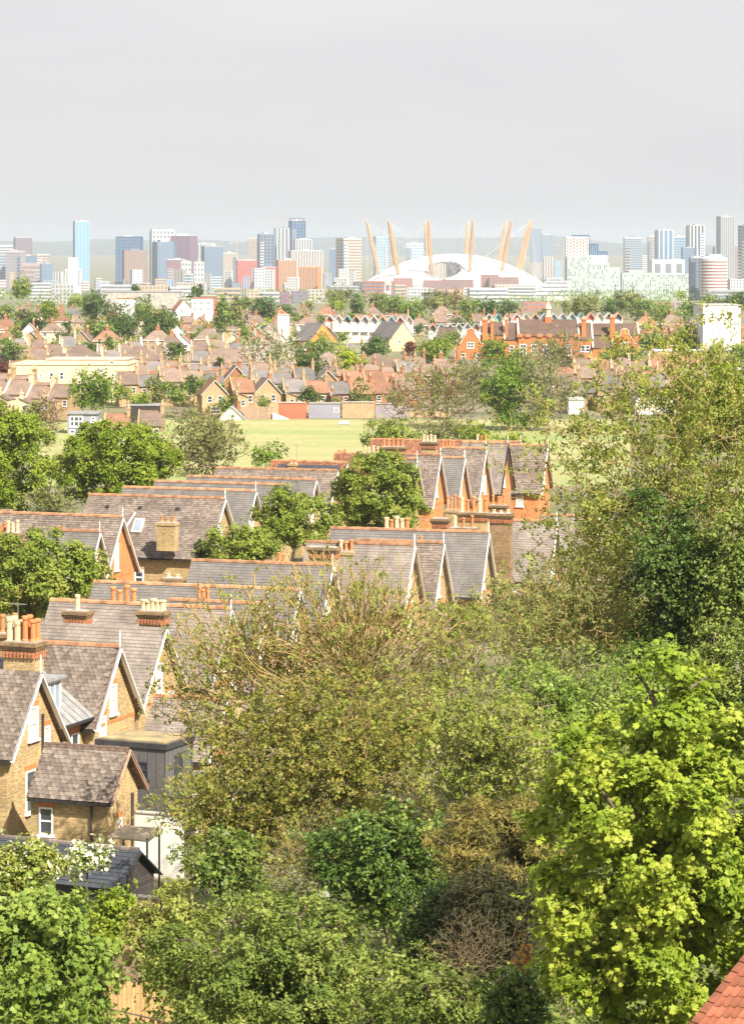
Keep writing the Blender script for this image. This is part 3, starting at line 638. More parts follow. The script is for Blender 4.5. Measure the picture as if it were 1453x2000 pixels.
def skeleton(root, top, pts, rs, bf=.35, nseg=3, wob=.10, sag=0.0):
    root, top = np.array(root, float), np.array(top, float)
    n0 = 7; tr = root + (top - root) * np.linspace(0, 1, n0)[:, None]; tr[1:-1] += rs.normal(size=(n0 - 2, 3)) * np.linalg.norm(top - root) * .02
    M = n0 + len(pts) * nseg; P = np.zeros((M, 3)); par = np.full(M, -1); path = np.zeros(M); P[:n0] = tr
    for i in range(1, n0): par[i] = i - 1; path[i] = path[i - 1] + np.linalg.norm(tr[i] - tr[i - 1])
    path[:n0] *= .55; n = n0; tips = []
    order = np.argsort(np.linalg.norm(pts - top, axis=1)); lo = 2
    for q in pts[order]:
        d = np.linalg.norm(P[lo:n] - q, axis=1); j = lo + int(np.argmin(d + bf * path[lo:n])); L = d[j - lo]; prev = j; a = P[j].copy()
        off = rs.normal(size=3) * L * wob; off[2] -= sag * L
        for s in range(1, nseg + 1):
            u = s / nseg; P[n] = a + (q - a) * u + off * sin(pi * u); par[n] = prev; path[n] = path[prev] + L / nseg; prev = n; n += 1
        tips.append(n - 1)
    P, par = P[:n], par[:n]; w = np.ones(n)
    for i in range(n - 1, 0, -1): w[par[i]] += w[i] / nseg
    return P, par, w, np.array(tips), order
def tubes(name, P, par, R, sides=4):
    i = np.where(par >= 0)[0]; a, b = P[par[i]], P[i]; ra, rb = R[par[i]], R[i]; ra = np.minimum(ra, rb * 1.9 + .002)
    d = unit(b - a); r = np.cross(d, np.where(np.abs(d[:, 2:3]) > .9, [[1., 0, 0]], [[0, 0, 1.]])); r = unit(r); u = np.cross(d, r)
    th = 2 * pi * np.arange(sides) / sides; cs = np.cos(th)[None, :, None]; sn = np.sin(th)[None, :, None]
    ring = r[:, None, :] * cs + u[:, None, :] * sn
    V = np.concatenate([a[:, None] + ring * ra[:, None, None], b[:, None] + ring * rb[:, None, None]], 1)
    k = np.arange(sides); f = np.stack([k, (k + 1) % sides, sides + (k + 1) % sides, sides + k], 1)
    Fc = (f[None] + (np.arange(len(i)) * 2 * sides)[:, None, None]).reshape(-1, 4)
    return raw_mesh(name, V.reshape(-1, 3), Fc)
SPR = 5
def sprig(C, Nn, tone, s, rs):       # each point becomes a small spray of leaves that share a direction
    n = len(C); C2 = np.repeat(C, SPR, 0); N2 = np.repeat(Nn, SPR, 0)
    o = rs.normal(size=(n * SPR, 3)); o -= .75 * (o * N2).sum(1, keepdims=True) * N2
    return C2 + o * s * .62, unit(N2 + rs.normal(size=(n * SPR, 3)) * .28), np.clip(np.repeat(tone, SPR) + rs.normal(size=n * SPR) * .12, 0, 1)
SEED = [100]
def ball(rs, n): return unit(rs.normal(size=(n, 3))) * (rs.rand(n, 1) ** (1 / 3))
def tree(label, cx, cy, rx, ry, D, leaf, bark='bark', name='tree', cat='tree', group=None, leafpx=6.0, cover=4.0, clump=.30, nclump=None,
         shape='leaf', depth=.8, twig=0, tuft=1.1, lean=0.0, up=.5, rtip=None, shell=.5, base=None, leaf2=None, frac2=0.0, sag=0.0, flat=.85, wob=.1, bf=.35, lum=.22, solo=0, box=0.0, tipl=.5, grow=1.06, tpow=2.2, jit=.4):
    SEED[0] += 1; rs = np.random.RandomState(SEED[0]); k = mpp(D)
    cen = np.array(at(cx, cy, D)); A, B, H = rx * k * grow, rx * k * depth * grow, ry * k * grow
    g = gz(D) if base is None else base
    rt = np.array((cen[0] + lean * A, D, g))
    r = empty(name, tuple(rt), label, cat, group); c0 = cen - rt
    rad = np.array((A, B, H))
    def shape_dir(u):          # lumpy outline
        f = 1 + lum * np.sin(u[:, 0] * 5 + SEED[0]) * np.sin(u[:, 1] * 4.3 + 2 * SEED[0]) + lum * .7 * np.sin(u[:, 2] * 6.1 + u[:, 0] * 3 + SEED[0] * 1.7)
        return f[:, None]
    area = pi * rx * ry; nl = int(cover * area / (leafpx ** 2 * (.33 if shape == 'leaf' else .12 if shape == 'sliver' else .45)))
    if twig:
        u = unit(rs.normal(size=(twig, 3)))
        if box: u = np.sign(u) * np.abs(u) ** (1 - box); u = u / np.maximum(np.abs(u).max(1, keepdims=True) * box + np.linalg.norm(u, axis=1, keepdims=True) * (1 - box), .01)
        pts = c0 + u * shape_dir(u) * (rs.rand(twig, 1) ** shell) * rad
        pts = pts[pts[:, 2] > .3]
        top = np.array((c0[0] * .8, 0, max(.6, c0[2] - H * .55)))
        P, par, w, tips, order = skeleton((0, 0, -.3), top, pts, rs, bf=bf, nseg=3, wob=wob, sag=sag)
        rtp = rtip or .45 * k
        R = rtp * np.maximum(1, w) ** .5
        link(tubes('trunk', P, par, R, 4), 'trunk', bark, r)
        if nl:
            n_all, nl = nl, max(4, nl // SPR)
            pw = rs.rand(len(tips)) ** tpow; j = rs.choice(len(tips), nl, p=pw / pw.sum()); ti = tips[j]; back = P[par[ti]] - P[ti]
            C = P[ti] + back * rs.rand(nl, 1) * tipl + rs.normal(size=(nl, 3)) * tuft * leafpx * k * np.array((1, 1, .5))
            Nn = unit(rs.normal(size=(nl, 3)) * .7 + np.array((.1, -.15, up)))
            ct = rs.rand(len(tips)); tone = np.clip(.65 * ct[j] + .35 * rs.rand(nl), 0, 1)
            C, Nn, tone = sprig(C, Nn, tone, leafpx * k, rs); nl = len(C)
            link(leaf_mesh('crown', C, Nn, leafpx * k * rs.uniform(.5, 1.4, nl), tone, shape, rs), 'crown', leaf, r)
        return r
    nc = nclump or int(np.clip(4.2 / clump ** 2, 14, 260))
    u = unit(rs.normal(size=(nc, 3)))
    if box: u = np.sign(u) * np.abs(u) ** (1 - box); u = u / np.maximum(np.abs(u).max(1, keepdims=True) * box + np.linalg.norm(u, axis=1, keepdims=True) * (1 - box), .01)
    cr = clump * rs.uniform(.5, 1.35, nc)
    cc = c0 + u * shape_dir(u) * ((rs.rand(nc, 1) ** shell) * (1 - cr[:, None] * .8)) * rad
    keep = cc[:, 2] > .2; cc, cr, u = cc[keep], cr[keep], u[keep]; nc = len(cc)
    cmean = (A * B * H) ** (1 / 3)
    top = np.array((c0[0] * .8, 0, max(.5, c0[2] - H * .3)))
    P, par, w, tips, order = skeleton((0, 0, -.3), top, cc, rs, bf=bf, nseg=3, wob=.12)
    R = max(.010 * cmean, .02) * np.maximum(1, w) ** .48
    link(tubes('trunk', P, par, R, 5), 'trunk', bark, r)
    nl = max(8, nl // SPR)
    j = rs.choice(nc, nl, p=cr ** 2 / (cr ** 2).sum())
    v = unit(rs.normal(size=(nl, 3)) + .55 * u[j] + np.array((0, 0, .35)))
    C = cc[j] + v * (cr[j] * (.35 + .75 * rs.rand(nl) ** .8))[:, None] * np.array((cmean, cmean, cmean * flat))
    C += rs.normal(size=(nl, 3)) * (cr[j] * np.where(rs.rand(nl) < jit, .55, .08))[:, None] * cmean
    Nn = unit(.55 * v + .25 * u[j] + np.array((0, 0, up)) + rs.normal(size=(nl, 3)) * .42)
    ct = rs.rand(nc); tone = np.clip(.55 * ct[j] + .45 * rs.rand(nl), 0, 1); C, Nn, tone = sprig(C, Nn, tone, leafpx * k, rs); nl = len(C); size = leafpx * k * rs.uniform(.5, 1.4, nl)
    if solo:          # the leaves nearest the camera stand as parts of their own
        vis = np.argsort(C[:, 1] - 4 * (C[:, 2] > c0[2] - H) + 1e3 * (np.abs((C[:, 0] + rt[0]) / (C[:, 1] + rt[1]) * F) > 726) - size * 6)[:solo]
        T, fc = LEAF[shape]; tmpl = []
        for q in range(6):
            rq = np.random.RandomState(q); me = raw_mesh('leaf', np.array(T) * 1.0, np.array(fc), np.full(len(T), .2 + .14 * q)); me.materials.append(MATS[leaf]); tmpl.append(me)
        for q in vis:
            o = bpy.data.objects.new('leaf', tmpl[int(tone[q] * 5.99)]); COL.objects.link(o); o.parent = r; o.location = C[q]
            o.rotation_mode = 'QUATERNION'; o.rotation_quaternion = Vector(Nn[q]).to_track_quat('Z', 'Y'); o.scale = (size[q],) * 3
        m_ = np.ones(nl, bool); m_[vis] = False; C, Nn, tone, size = C[m_], Nn[m_], tone[m_], size[m_]; nl = len(C)
    if leaf2:
        s2 = rs.rand(nl) < frac2
        link(leaf_mesh('blossom', C[s2], Nn[s2], size[s2] * 1.1, tone[s2], shape, rs), 'blossom', leaf2, r, kind='stuff')
        C, Nn, tone, size = C[~s2], Nn[~s2], tone[~s2], size[~s2]
    o = link(leaf_mesh('crown', C, Nn, size, tone, shape, rs), 'crown', leaf, r)
    if solo: o['kind'] = 'stuff'
    return r

# ------------------------------------------------------------------ windows and chimneys
def window(parent, loc, w, h, rz=0.0, frame='white_paint', pane='glass', lintel='orange_lintel', sill='white_paint', bars=1, fw=.075, vbars=0, name='window'):
    b = MB(); p = .06
    b.box(-.02, p, -w / 2, -w / 2 + fw, -h / 2, h / 2).box(-.02, p, w / 2 - fw, w / 2, -h / 2, h / 2)
    b.box(-.02, p - .003, -w / 2 + fw, w / 2 - fw, h / 2 - fw, h / 2).box(-.02, p - .003, -w / 2 + fw, w / 2 - fw, -h / 2, -h / 2 + fw)
    for i in range(bars):
        z = -h / 2 + h * (i + 1) / (bars + 1); b.box(-.02, p - .01, -w / 2 + fw, w / 2 - fw, z - fw * .45, z + fw * .45)
    for i in range(vbars):
        y = -w / 2 + w * (i + 1) / (vbars + 1); b.box(-.02, p - .006, y - fw * .4, y + fw * .4, -h / 2 + fw, h / 2 - fw)
    o = b.build(name, frame, parent, loc, rz)
    MB().box(-.03, .012, -w / 2 + fw * .5, w / 2 - fw * .5, -h / 2 + fw * .5, h / 2 - fw * .5).build('pane', pane, o)
    if sill: MB().box(-.03, .14, -w / 2 - .08, w / 2 + .08, -h / 2 - .1, -h / 2 - .002).build('sill', sill, o)
    if lintel: MB().prism([(-w / 2 - .05, h / 2 + .002), (w / 2 + .05, h / 2 + .002), (w / 2 + .14, h / 2 + .26), (-w / 2 - .14, h / 2 + .26)], -.02, .016).build('lintel', lintel, o)
    return o
def pot_mesh(r, h, kind):
    b = MB()
    if kind == 'tall': b.lathe([(r * 1.1, 0), (r * 1.1, .08), (r * .85, .12), (r * .75, h * .82), (r * 1.05, h * .86), (r * 1.05, h * .95), (r * .8, h)], 10)
    else: b.lathe([(r, 0), (r * .9, h * .8), (r * 1.15, h * .84), (r * 1.15, h)], 10)
    return b
def chimney(parent, loc, w, d, h, pots=4, rows=1, potm=('clay_pot',), brick='stock_brick', corb=True, ph=.75, rz=0.0, pr=.15, red=True):
    b = MB(); b.box(-w / 2, w / 2, -d / 2, d / 2, 0, h - .5)
    o = b.build('chimney', brick, parent, loc, rz)
    z = h - .5
    if corb:
        c = MB(); e = .05
        for i in range(5):
            c.box(-w / 2 - e, w / 2 + e, -d / 2 - e, d / 2 + e, z, z + .09); z += .094; e += .05 if i < 3 else -.06
        c.build('corbel', 'stock_brick_dark', o)
        if red:
            q = MB(); n = int((w + .3) / .22)
            for i in range(n):
                u = -w / 2 - .05 + (w + .1) * (i + .5) / n; q.box(u - .06, u + .06, -d / 2 - .13, -d / 2 - .01, h - .78, h - .503)
            n = int((d + .3) / .22)
            for i in range(n):
                u = -d / 2 - .05 + (d + .1) * (i + .5) / n; q.box(w / 2 + .01, w / 2 + .13, u - .06, u + .06, h - .78, h - .503)
            q.build('dentil', 'red_brick', o, kind='stuff')
    else:
        MB().box(-w / 2 - .07, w / 2 + .07, -d / 2 - .07, d / 2 + .07, z, z + .22).build('cap', brick, o); z += .222
    fl = MB(); fl.box(-w / 2 + .05, w / 2 - .05, -d / 2 + .05, d / 2 - .05, z - .01, z + .06); fl.build('flaunching', 'concrete', o); z += .05
    i = 0
    for rr_ in range(rows):
        for q in range(pots):
            x = -w / 2 + w * (q + .5) / pots; y = 0 if rows == 1 else (-d / 4 if rr_ == 0 else d / 4)
            m_ = potm[i % len(potm)]; hh = ph * (1, .85, 1.1, .95)[i % 4]
            pot_mesh(pr, hh, 'tall' if m_ == 'clay_pot' else 'plain').build('chimney_pot', m_, o, (x, y, z)); i += 1
    return o

# ------------------------------------------------------------------ suburb houses (built once each, then copied with their parts)
def far_chimney(r, loc, w, d, h, pots, wall, rz=0.0):
    o = MB().box(-w / 2, w / 2, -d / 2, d / 2, 0, h).box(-w / 2 - .1, w / 2 + .1, -d / 2 - .1, d / 2 + .1, h + .002, h + .35).build('chimney', wall, r, loc, rz)
    for i in range(pots):
        q = -d / 2 + d * (i + .5) / pots; MB().lathe([(.16, h + .3), (.13, h + 1.0), (.17, h + 1.05), (.17, h + 1.15)], 6, (0, q, 0)).build('chimney_pot', 'clay_pot' if i % 2 else 'cream_pot', o)
    return o
def far_window(r, x, y, z, w=1.1, h=1.5): return window(r, (x, y, z), w, h, -pi / 2, lintel=None, bars=1, fw=.085, pane='glass')
def proto(kind, wall, roof, w):
    r = empty('terraced_house' if kind in ('terr', 'rear') else 'house', (0, 0, -500)); b = MB()
    if kind in ('terr', 'rear'):
        d, e, hr = 8.6, 5.5, 8.3
        MB().prism([(-d / 2, 0), (d / 2, 0), (d / 2, e), (0, hr), (-d / 2, e)], -w / 2, w / 2).build('wall', wall, r)
        s = (hr - e) / (d / 2); ov = .35
        b.slab((-w / 2, -d / 2 - ov, e - ov * s + .15), (w / 2, -d / 2 - ov, e - ov * s + .15), (w / 2, 0, hr + .15), (-w / 2, 0, hr + .15), .12)
        b.slab((-w / 2, 0, hr + .14), (w / 2, 0, hr + .14), (w / 2, d / 2 + ov, e - ov * s + .14), (-w / 2, d / 2 + ov, e - ov * s + .14), .12)
        b.build('roof', roof, r)
        MB().slab((-w / 2 - .14, -d / 2 - .3, e + .35), (-w / 2 + .14, -d / 2 - .3, e + .35), (-w / 2 + .14, 0, hr + .5), (-w / 2 - .14, 0, hr + .5), .6).build('parapet', 'cream_paint' if 'cream' in wall else wall, r)
        MB().box(-w / 2, w / 2, -.12, .12, hr + .12, hr + .26).build('ridge', 'clay_ridge', r)
        far_chimney(r, (w / 2 - .35, 0, hr - .9), .7, 1.7, 2.2, 4, wall)
        if kind == 'terr':
            for x in (-w * .24, w * .24): far_window(r, x, -d / 2, 4.1)
            far_window(r, -w * .1, -d / 2, 1.4, 1.8, 1.6)
        else:
            ww, dd = w * .5, 5.2; y0 = -d / 2 - dd
            MB().hexa([(-w / 2 + .2, y0, 0), (-w / 2 + .2 + ww, y0, 0), (-w / 2 + .2, -d / 2, 0), (-w / 2 + .2 + ww, -d / 2, 0), (-w / 2 + .2, y0, 5.6), (-w / 2 + .2 + ww, y0, 4.5), (-w / 2 + .2, -d / 2, 5.6), (-w / 2 + .2 + ww, -d / 2, 4.5)]).build('rear_wing', wall, r)
            MB().slab((-w / 2 + .1, y0 - .2, 5.8), (-w / 2 + .35 + ww, y0 - .2, 4.58), (-w / 2 + .35 + ww, -d / 2, 4.58), (-w / 2 + .1, -d / 2, 5.8), .12).build('wing_roof', roof, r)
            MB().box(-w / 2 + .02, -w / 2 + .26, y0 - .1, -d / 2, 5.2, 6.05).build('wing_parapet', 'cream_paint', r)
            far_window(r, -w / 2 + .2 + ww / 2, y0, 3.4, .9, 1.3); far_window(r, w * .27, -d / 2, 4.0, 1.0, 1.5)
            far_chimney(r, (-w / 2 + .5, y0 + 1.0, 5.2), .6, .9, 1.6, 2, wall)
    elif kind == 'semi':
        d, e, hr = 8.0, 5.3, 8.7
        MB().box(-w / 2, w / 2, -d / 2, d / 2, 0, e).build('wall', wall, r); o = .45; q = w / 2 - d * .38
        A = [(-w / 2 - o, -d / 2 - o, e), (w / 2 + o, -d / 2 - o, e), (w / 2 + o, d / 2 + o, e), (-w / 2 - o, d / 2 + o, e)]; R0, R1 = (-q, 0, hr), (q, 0, hr)
        b.face([A[0], A[1], R1, R0]); b.face([A[1], A[2], R1]); b.face([A[2], A[3], R0, R1]); b.face([A[3], A[0], R0]); b.face(A[::-1]); b.build('roof', roof, r)
        MB().box(-w / 2 - o, w / 2 + o, -d / 2 - o - .02, -d / 2 - o + .1, e - .2, e - .01).build('fascia', 'white_paint', r)
        far_chimney(r, (0, .3, hr - .7), 1.2, .7, 1.9, 2, 'wall_far_red')
        for x in (-w * .3, w * .3): far_window(r, x, -d / 2, 4.0, 1.5, 1.3); far_window(r, x, -d / 2, 1.4, 1.7, 1.5)
    elif kind == 'gable':
        d, e, hr = 8.5, 5.2, 8.4
        o_ = MB(); P = [(-w / 2, 0), (w / 2, 0), (w / 2, e), (0, hr), (-w / 2, e)]
        o_.face([(x, -d / 2, z) for x, z in P]); o_.face([(x, d / 2, z) for x, z in P][::-1])
        for i in range(5):
            j = (i + 1) % 5; o_.face([(P[i][0], d / 2, P[i][1]), (P[j][0], d / 2, P[j][1]), (P[j][0], -d / 2, P[j][1]), (P[i][0], -d / 2, P[i][1])])
        o_.build('wall', wall, r); s = (hr - e) / (w / 2); o = .3
        b.slab((-w / 2 - o, d / 2 + o, e - o * s + .14), (-w / 2 - o, -d / 2 - o, e - o * s + .14), (0, -d / 2 - o, hr + .14), (0, d / 2 + o, hr + .14), .13)
        b.slab((0, d / 2 + o, hr + .14), (0, -d / 2 - o, hr + .14), (w / 2 + o, -d / 2 - o, e - o * s + .14), (w / 2 + o, d / 2 + o, e - o * s + .14), .13); b.build('roof', roof, r)
        for s_ in (-1, 1): MB().beam((s_ * (w / 2 + o), -d / 2 - o - .04, e - o * s + .06), (0, -d / 2 - o - .04, hr + .06), .1, .28, (0, 1, 0)).build('bargeboard', 'white_paint', r)
        far_window(r, -w * .2, -d / 2, 4.0); far_window(r, w * .2, -d / 2, 4.0); far_window(r, 0, -d / 2, 1.4, 2.2, 1.6)
        far_chimney(r, (w * .22, 1.5, hr - 2.3), .7, 1.3, 3.0, 3, 'wall_far_red')
    return r
PROTO = {}; HS = .80
def place_house(kind, wall, roof, w, loc, rz, label, group):
    key = (kind, wall, roof, w)
    if key not in PROTO: PROTO[key] = proto(*key); o = PROTO[key]
    else: o = copy_tree(PROTO[key])
    o.location = loc; o.rotation_euler = (0, 0, rz); o.scale = (HS, HS, HS * (.86 + .26 * random.Random(label).random())); tag(o, label, 'house', group); return o
WN = dict(wall_far_stock='yellow brick', wall_far_red='red brick', wall_far_cream='cream', wall_far_white='white')
RN = dict(roof_far_brown='brown', roof_far_red='red', roof_far_slate='grey')
S_, R_, C_, W_ = 'wall_far_stock', 'wall_far_red', 'wall_far_cream', 'wall_far_white'
B1, B2, B3 = 'roof_far_brown', 'roof_far_red', 'roof_far_slate'
ROWS = [ # x0, x1, D, angle, kinds, walls, roofs, where, skip
 (390, 548, 560, 12, ['gable', 'rear'], [R_, S_], [B2, B1, B3], 'row left of the red end wall', []),
 (552, 800, 566, 6, ['rear', 'terr', 'rear'], [S_, R_], [B1, B2, B3], 'row right behind the coloured end walls', []),
 (-20, 118, 552, -14, ['rear'], [S_, C_], [B1, B1, B3], 'row at the left edge before the cream building', []),
 (-10, 100, 575, -14, ['terr'], [S_], [B1], 'second row at the left edge', []),
 (228, 400, 592, 8, ['rear', 'terr', 'rear'], [S_, S_], [B1, B1, B3], 'row right of the round tree by the cream building', []),
 (395, 800, 604, 8, ['terr', 'gable', 'rear', 'terr'], [R_, S_, R_, S_], [B1, B2, B3, B1], 'second row beyond the sports field', []),
 (1090, 1300, 580, -12, ['rear'], [S_, C_], [B1, B3], 'nearest row right of the field trees', []),
 (1085, 1370, 622, -10, ['rear'], [S_], [B1, B2], 'middle row right of the field trees', []),
 (1120, 1400, 672, -8, ['rear', 'terr'], [S_, C_], [B1, B2], 'upper row below the hedge of the red school', []),
 (240, 500, 640, 4, ['terr'], [S_], [B1, B3], 'yellow row right of the cream building', []),
 (20, 240, 655, 4, ['terr'], [S_], [B1], 'yellow row behind the cream building', []),
 (490, 880, 655, 6, ['terr', 'semi', 'terr'], [S_, R_], [B1, B2, B1], 'third row beyond the sports field', [3]),
 (250, 500, 618, 5, ['rear', 'terr'], [S_], [B1, B2, B3], 'short row below the tan hall', []),
 (500, 860, 630, 5, ['terr', 'rear'], [S_, R_], [B1, B3], 'row between the second and third beyond the field', []),
 (-10, 300, 740, 4, ['terr'], [S_, C_], [B1], 'row right behind the pavilions', [5]),
 (480, 700, 760, 4, ['terr', 'semi'], [S_, W_], [B1, B3], 'row left of the sandy gable', [2]),
 (1250, 1460, 905, 3, ['semi', 'terr'], [R_, S_], [B1, B2], 'second row right of the red school', []),
 (-10, 500, 705, 3, ['terr'], [S_, S_, C_], [B1, B1, B3], 'long yellow row behind the hip-roofed houses', [4]),
 (20, 480, 775, 5, ['terr', 'semi', 'terr'], [S_, C_, W_], [B1, B3], 'row behind the long yellow row', [3, 4]),
 (-10, 520, 850, -4, ['semi', 'gable'], [C_, S_, W_], [B1, B2], 'row around the dark trees on the left', [2, 5]),
 (1240, 1460, 850, 3, ['semi'], [R_, S_], [B2], 'red-roofed row right of the red school', []),
 (470, 660, 870, 4, ['semi', 'gable'], [C_, W_, S_], [B1, B1, B2], 'row behind the house with orange gable', [2]),
 (-10, 560, 935, 4, ['semi', 'gable', 'semi'], [S_, W_, C_], [B1, B2, B1], 'upper row on the left below the far roofs', [3, 6]),
 (480, 640, 1000, 0, ['semi'], [W_, S_], [B1], 'row of brown hipped roofs right of the poplars', []),
 (650, 1010, 1010, 3, ['semi', 'terr'], [R_, S_], [B1, B2], 'row behind the zigzag gables', []),
 (-10, 560, 1030, -3, ['semi', 'terr', 'gable'], [S_, R_, C_], [B2, B1], 'second farthest row on the left', [2, 7]),
 (1240, 1400, 1000, 0, ['semi'], [R_], [B1, B2], 'far row behind the white block', []),
 (-10, 520, 1120, 3, ['semi', 'terr'], [S_, R_, C_], [B1, B2, B3], 'farthest row on the left', [5]),
 (530, 1000, 1120, 0, ['semi'], [S_, R_], [B1, B2], 'farthest row left of the church tower trees', [3, 6, 8]),
]
rs = np.random.RandomState(77); SKIPS = 0
for (x0, x1, D, ang, kinds, walls, roofs, where, skip) in ROWS:
    k = mpp(D); X = (x0 - CX) * k; X1 = (x1 - CX) * k; a = radians(ang); i = n = 0; y = D
    while X < X1:
        kd = kinds[i % len(kinds)]; w = dict(terr=5.4, rear=5.4, semi=9.0, gable=6.2)[kd]; gap = dict(terr=0, rear=0, semi=2.0, gable=1.2)[kd] * HS; ws = w * HS
        wl, rf = walls[rs.randint(len(walls))], roofs[rs.randint(len(roofs))]
        if i not in skip:
            lab = f'{ORD[n]} house, {WN[wl]}, {RN[rf]} roof, {where}'
            place_house(kd, wl, rf, w, (X + ws / 2 * cos(a), y + ws / 2 * sin(a), gz(D) - rs.uniform(0, .5)), a, lab, 'houses of the suburb'); n += 1
        X += (ws + gap) * cos(a); y += (ws + gap) * sin(a); i += 1

GARDEN = []
for (x0, x1, D, ang, kinds, walls, roofs, where, skip) in ROWS:
    n = int((x1 - x0) * mpp(D) / 5.5)
    for i in range(n):
        q = (i + rs.uniform(.1, .9)) / n; x = x0 + (x1 - x0) * q; dy = (x - x0) * mpp(D) * math.tan(radians(ang))
        GARDEN.append((x, D + dy - rs.uniform(8, 13), rs.uniform(3.2, 6.4), rs.uniform(1.5, 3.0), rs.randint(6), i, where))

# three hip-roofed pavilions and other named buildings
def hip(label, px, py, D, w, d, e, hr, wall, roof, rz=0.0):
    k = mpp(D); z = -(py - HY) * k; g = z - hr; r = empty('hip_roofed_house', ((px - CX) * k, D, g), label, 'house', None, rz)
    MB().box(-w / 2, w / 2, -d / 2, d / 2, -3, e).build('wall', wall, r); o = .7; q = max(.3, w / 2 - d / 2)
    A = [(-w / 2 - o, -d / 2 - o, e), (w / 2 + o, -d / 2 - o, e), (w / 2 + o, d / 2 + o, e), (-w / 2 - o, d / 2 + o, e)]; R0, R1 = (-q, 0, hr), (q, 0, hr)
    MB().face([A[0], A[1], R1, R0]).face([A[1], A[2], R1]).face([A[2], A[3], R0, R1]).face([A[3], A[0], R0]).face(A[::-1]).build('roof', roof, r)
    for x in np.linspace(-w * .38, w * .38, 5): far_window(r, x, -d / 2, e - 1.3, 1.4, 1.3)
    return r
hip('leftmost brown hip-roofed pavilion above the cream building', 157, 672, 668, 8.5, 8, 6.2, 9.4, S_, B1)
hip('middle brown hip-roofed pavilion behind the yellow terrace', 273, 677, 672, 9.5, 8, 6.2, 9.2, S_, B1)
hip('rightmost brown hip-roofed pavilion with wide dark eaves', 440, 680, 664, 10, 8, 6.2, 9.2, S_, B1)
hip('brown hip-roofed house below the lime green round tree', 735, 690, 640, 9, 8, 5.6, 8.4, S_, B1)
hip('brown hip-roofed house left of the lime green round tree', 640, 688, 655, 9, 8, 5.6, 8.4, S_, B1)

def gable_house_px(label, x0, xm, x1, yr, ye, yb, D, wall, roof, name='gabled_house'):
    """long roof from x0 to xm seen from the side, gable end from xm to x1 facing the camera at a slant"""
    k = mpp(D); g = gz(D); a = radians(-38); gw = (x1 - xm) * k / cos(a); L = (xm - x0) * k / abs(sin(a)) * .82
    hr = -(yr - HY) * k - g; e = -(ye - HY) * k - g
    r = empty(name, (((xm + x1) / 2 - CX) * k, D, g), label, 'house', None, -a * 1.0)
    w = MB(); P = [(-gw / 2, 0), (gw / 2, 0), (gw / 2, e), (0, hr), (-gw / 2, e)]
    w.face([(x, 0, z) for x, z in P]); w.face([(x, L, z) for x, z in P][::-1])
    for i in range(5):
        j = (i + 1) % 5; w.face([(P[i][0], L, P[i][1]), (P[j][0], L, P[j][1]), (P[j][0], 0, P[j][1]), (P[i][0], 0, P[i][1])])
    w.build('wall', wall, r); s = (hr - e) / (gw / 2); o = .4
    MB().slab((-gw / 2 - o, L + .2, e - o * s + .15), (-gw / 2 - o, -.15, e - o * s + .15), (0, -.15, hr + .15), (0, L + .2, hr + .15), .14).build('roof', roof, r)
    MB().slab((0, L + .2, hr + .15), (0, -.15, hr + .15), (gw / 2 + o, -.15, e - o * s + .15), (gw / 2 + o, L + .2, e - o * s + .15), .14).build('roof', roof, r)
    far_window(r, -gw * .12, 0, e - .6, .9, 1.0)
    for y in (L * .25, L * .6): window(r, (-gw / 2, y, e - 1.6), 2.2, 1.6, pi, lintel=None, fw=.15, vbars=1)
    MB().box(-gw / 2 - 1.2, -gw / 2 - .01, L * .2, L * .8, e - 3.0, e - 2.7).build('balcony', 'white_paint', r)
    return r
plain('ochre_wall', (.60, .24, .06), .9, .08, .5); plain('sand_wall', (.66, .46, .25), .9, .08, .5)
gable_house_px('house with bright orange gable end and dark roof', 566, 606, 656, 632, 664, 690, 860, 'ochre_wall', B3)
gable_house_px('house with sandy yellow gable end and dark brown roof', 712, 760, 812, 630, 664, 690, 870, 'sand_wall', B3)
gable_house_px('dark-roofed house half hidden by trees left of the red school', 844, 880, 900, 640, 662, 690, 880, S_, B1)

# zigzag gabled town houses
def zig(px, D, ya, wpx, trim, panel, label, group):
    k = mpp(D); g = gz(D); w = wpx * k; ha = -(ya - HY) * k - g; e = ha - w * .6; d = 7
    r = empty('zigzag_house', ((px - CX) * k, D, g), label, 'house', group)
    q = MB(); P = [(-w / 2, 0), (w / 2, 0), (w / 2, e), (0, ha), (-w / 2, e)]
    q.face([(x, 0, z) for x, z in P]); q.face([(x, d, z) for x, z in P][::-1])
    for i in range(5):
        j = (i + 1) % 5; q.face([(P[i][0], d, P[i][1]), (P[j][0], d, P[j][1]), (P[j][0], 0, P[j][1]), (P[i][0], 0, P[i][1])])
    q.build('wall', 'z_white', r)
    MB().slab((-w / 2, d, e + .1), (-w / 2, -.8, e + .1), (0, -.8, ha + .12), (0, d, ha + .12), .1).slab((0, d, ha + .12), (0, -.8, ha + .12), (w / 2, -.8, e + .1), (w / 2, d, e + .1), .1).build('roof', trim, r)
    for s in (-1, 1): MB().beam((s * w / 2, -.84, e - .2), (0, -.84, ha - .05), .12, .38, (0, 1, 0)).build('trim', trim, r)
    MB().face([(-w * .36, -.03, e - .6), (w * .36, -.03, e - .6), (w * .36, -.03, e), (0, -.03, ha - .7), (-w * .36, -.03, e)]).build('gable_panel', panel, r)
    window(r, (0, -.05, e - 2.2), w * .6, 1.6, -pi / 2, lintel=None, fw=.14, vbars=1, pane='glass_pale')
    MB().box(-w * .4, w * .4, -1.0, -.04, e - 3.6, e - 3.3).build('balcony', 'white_paint', r)
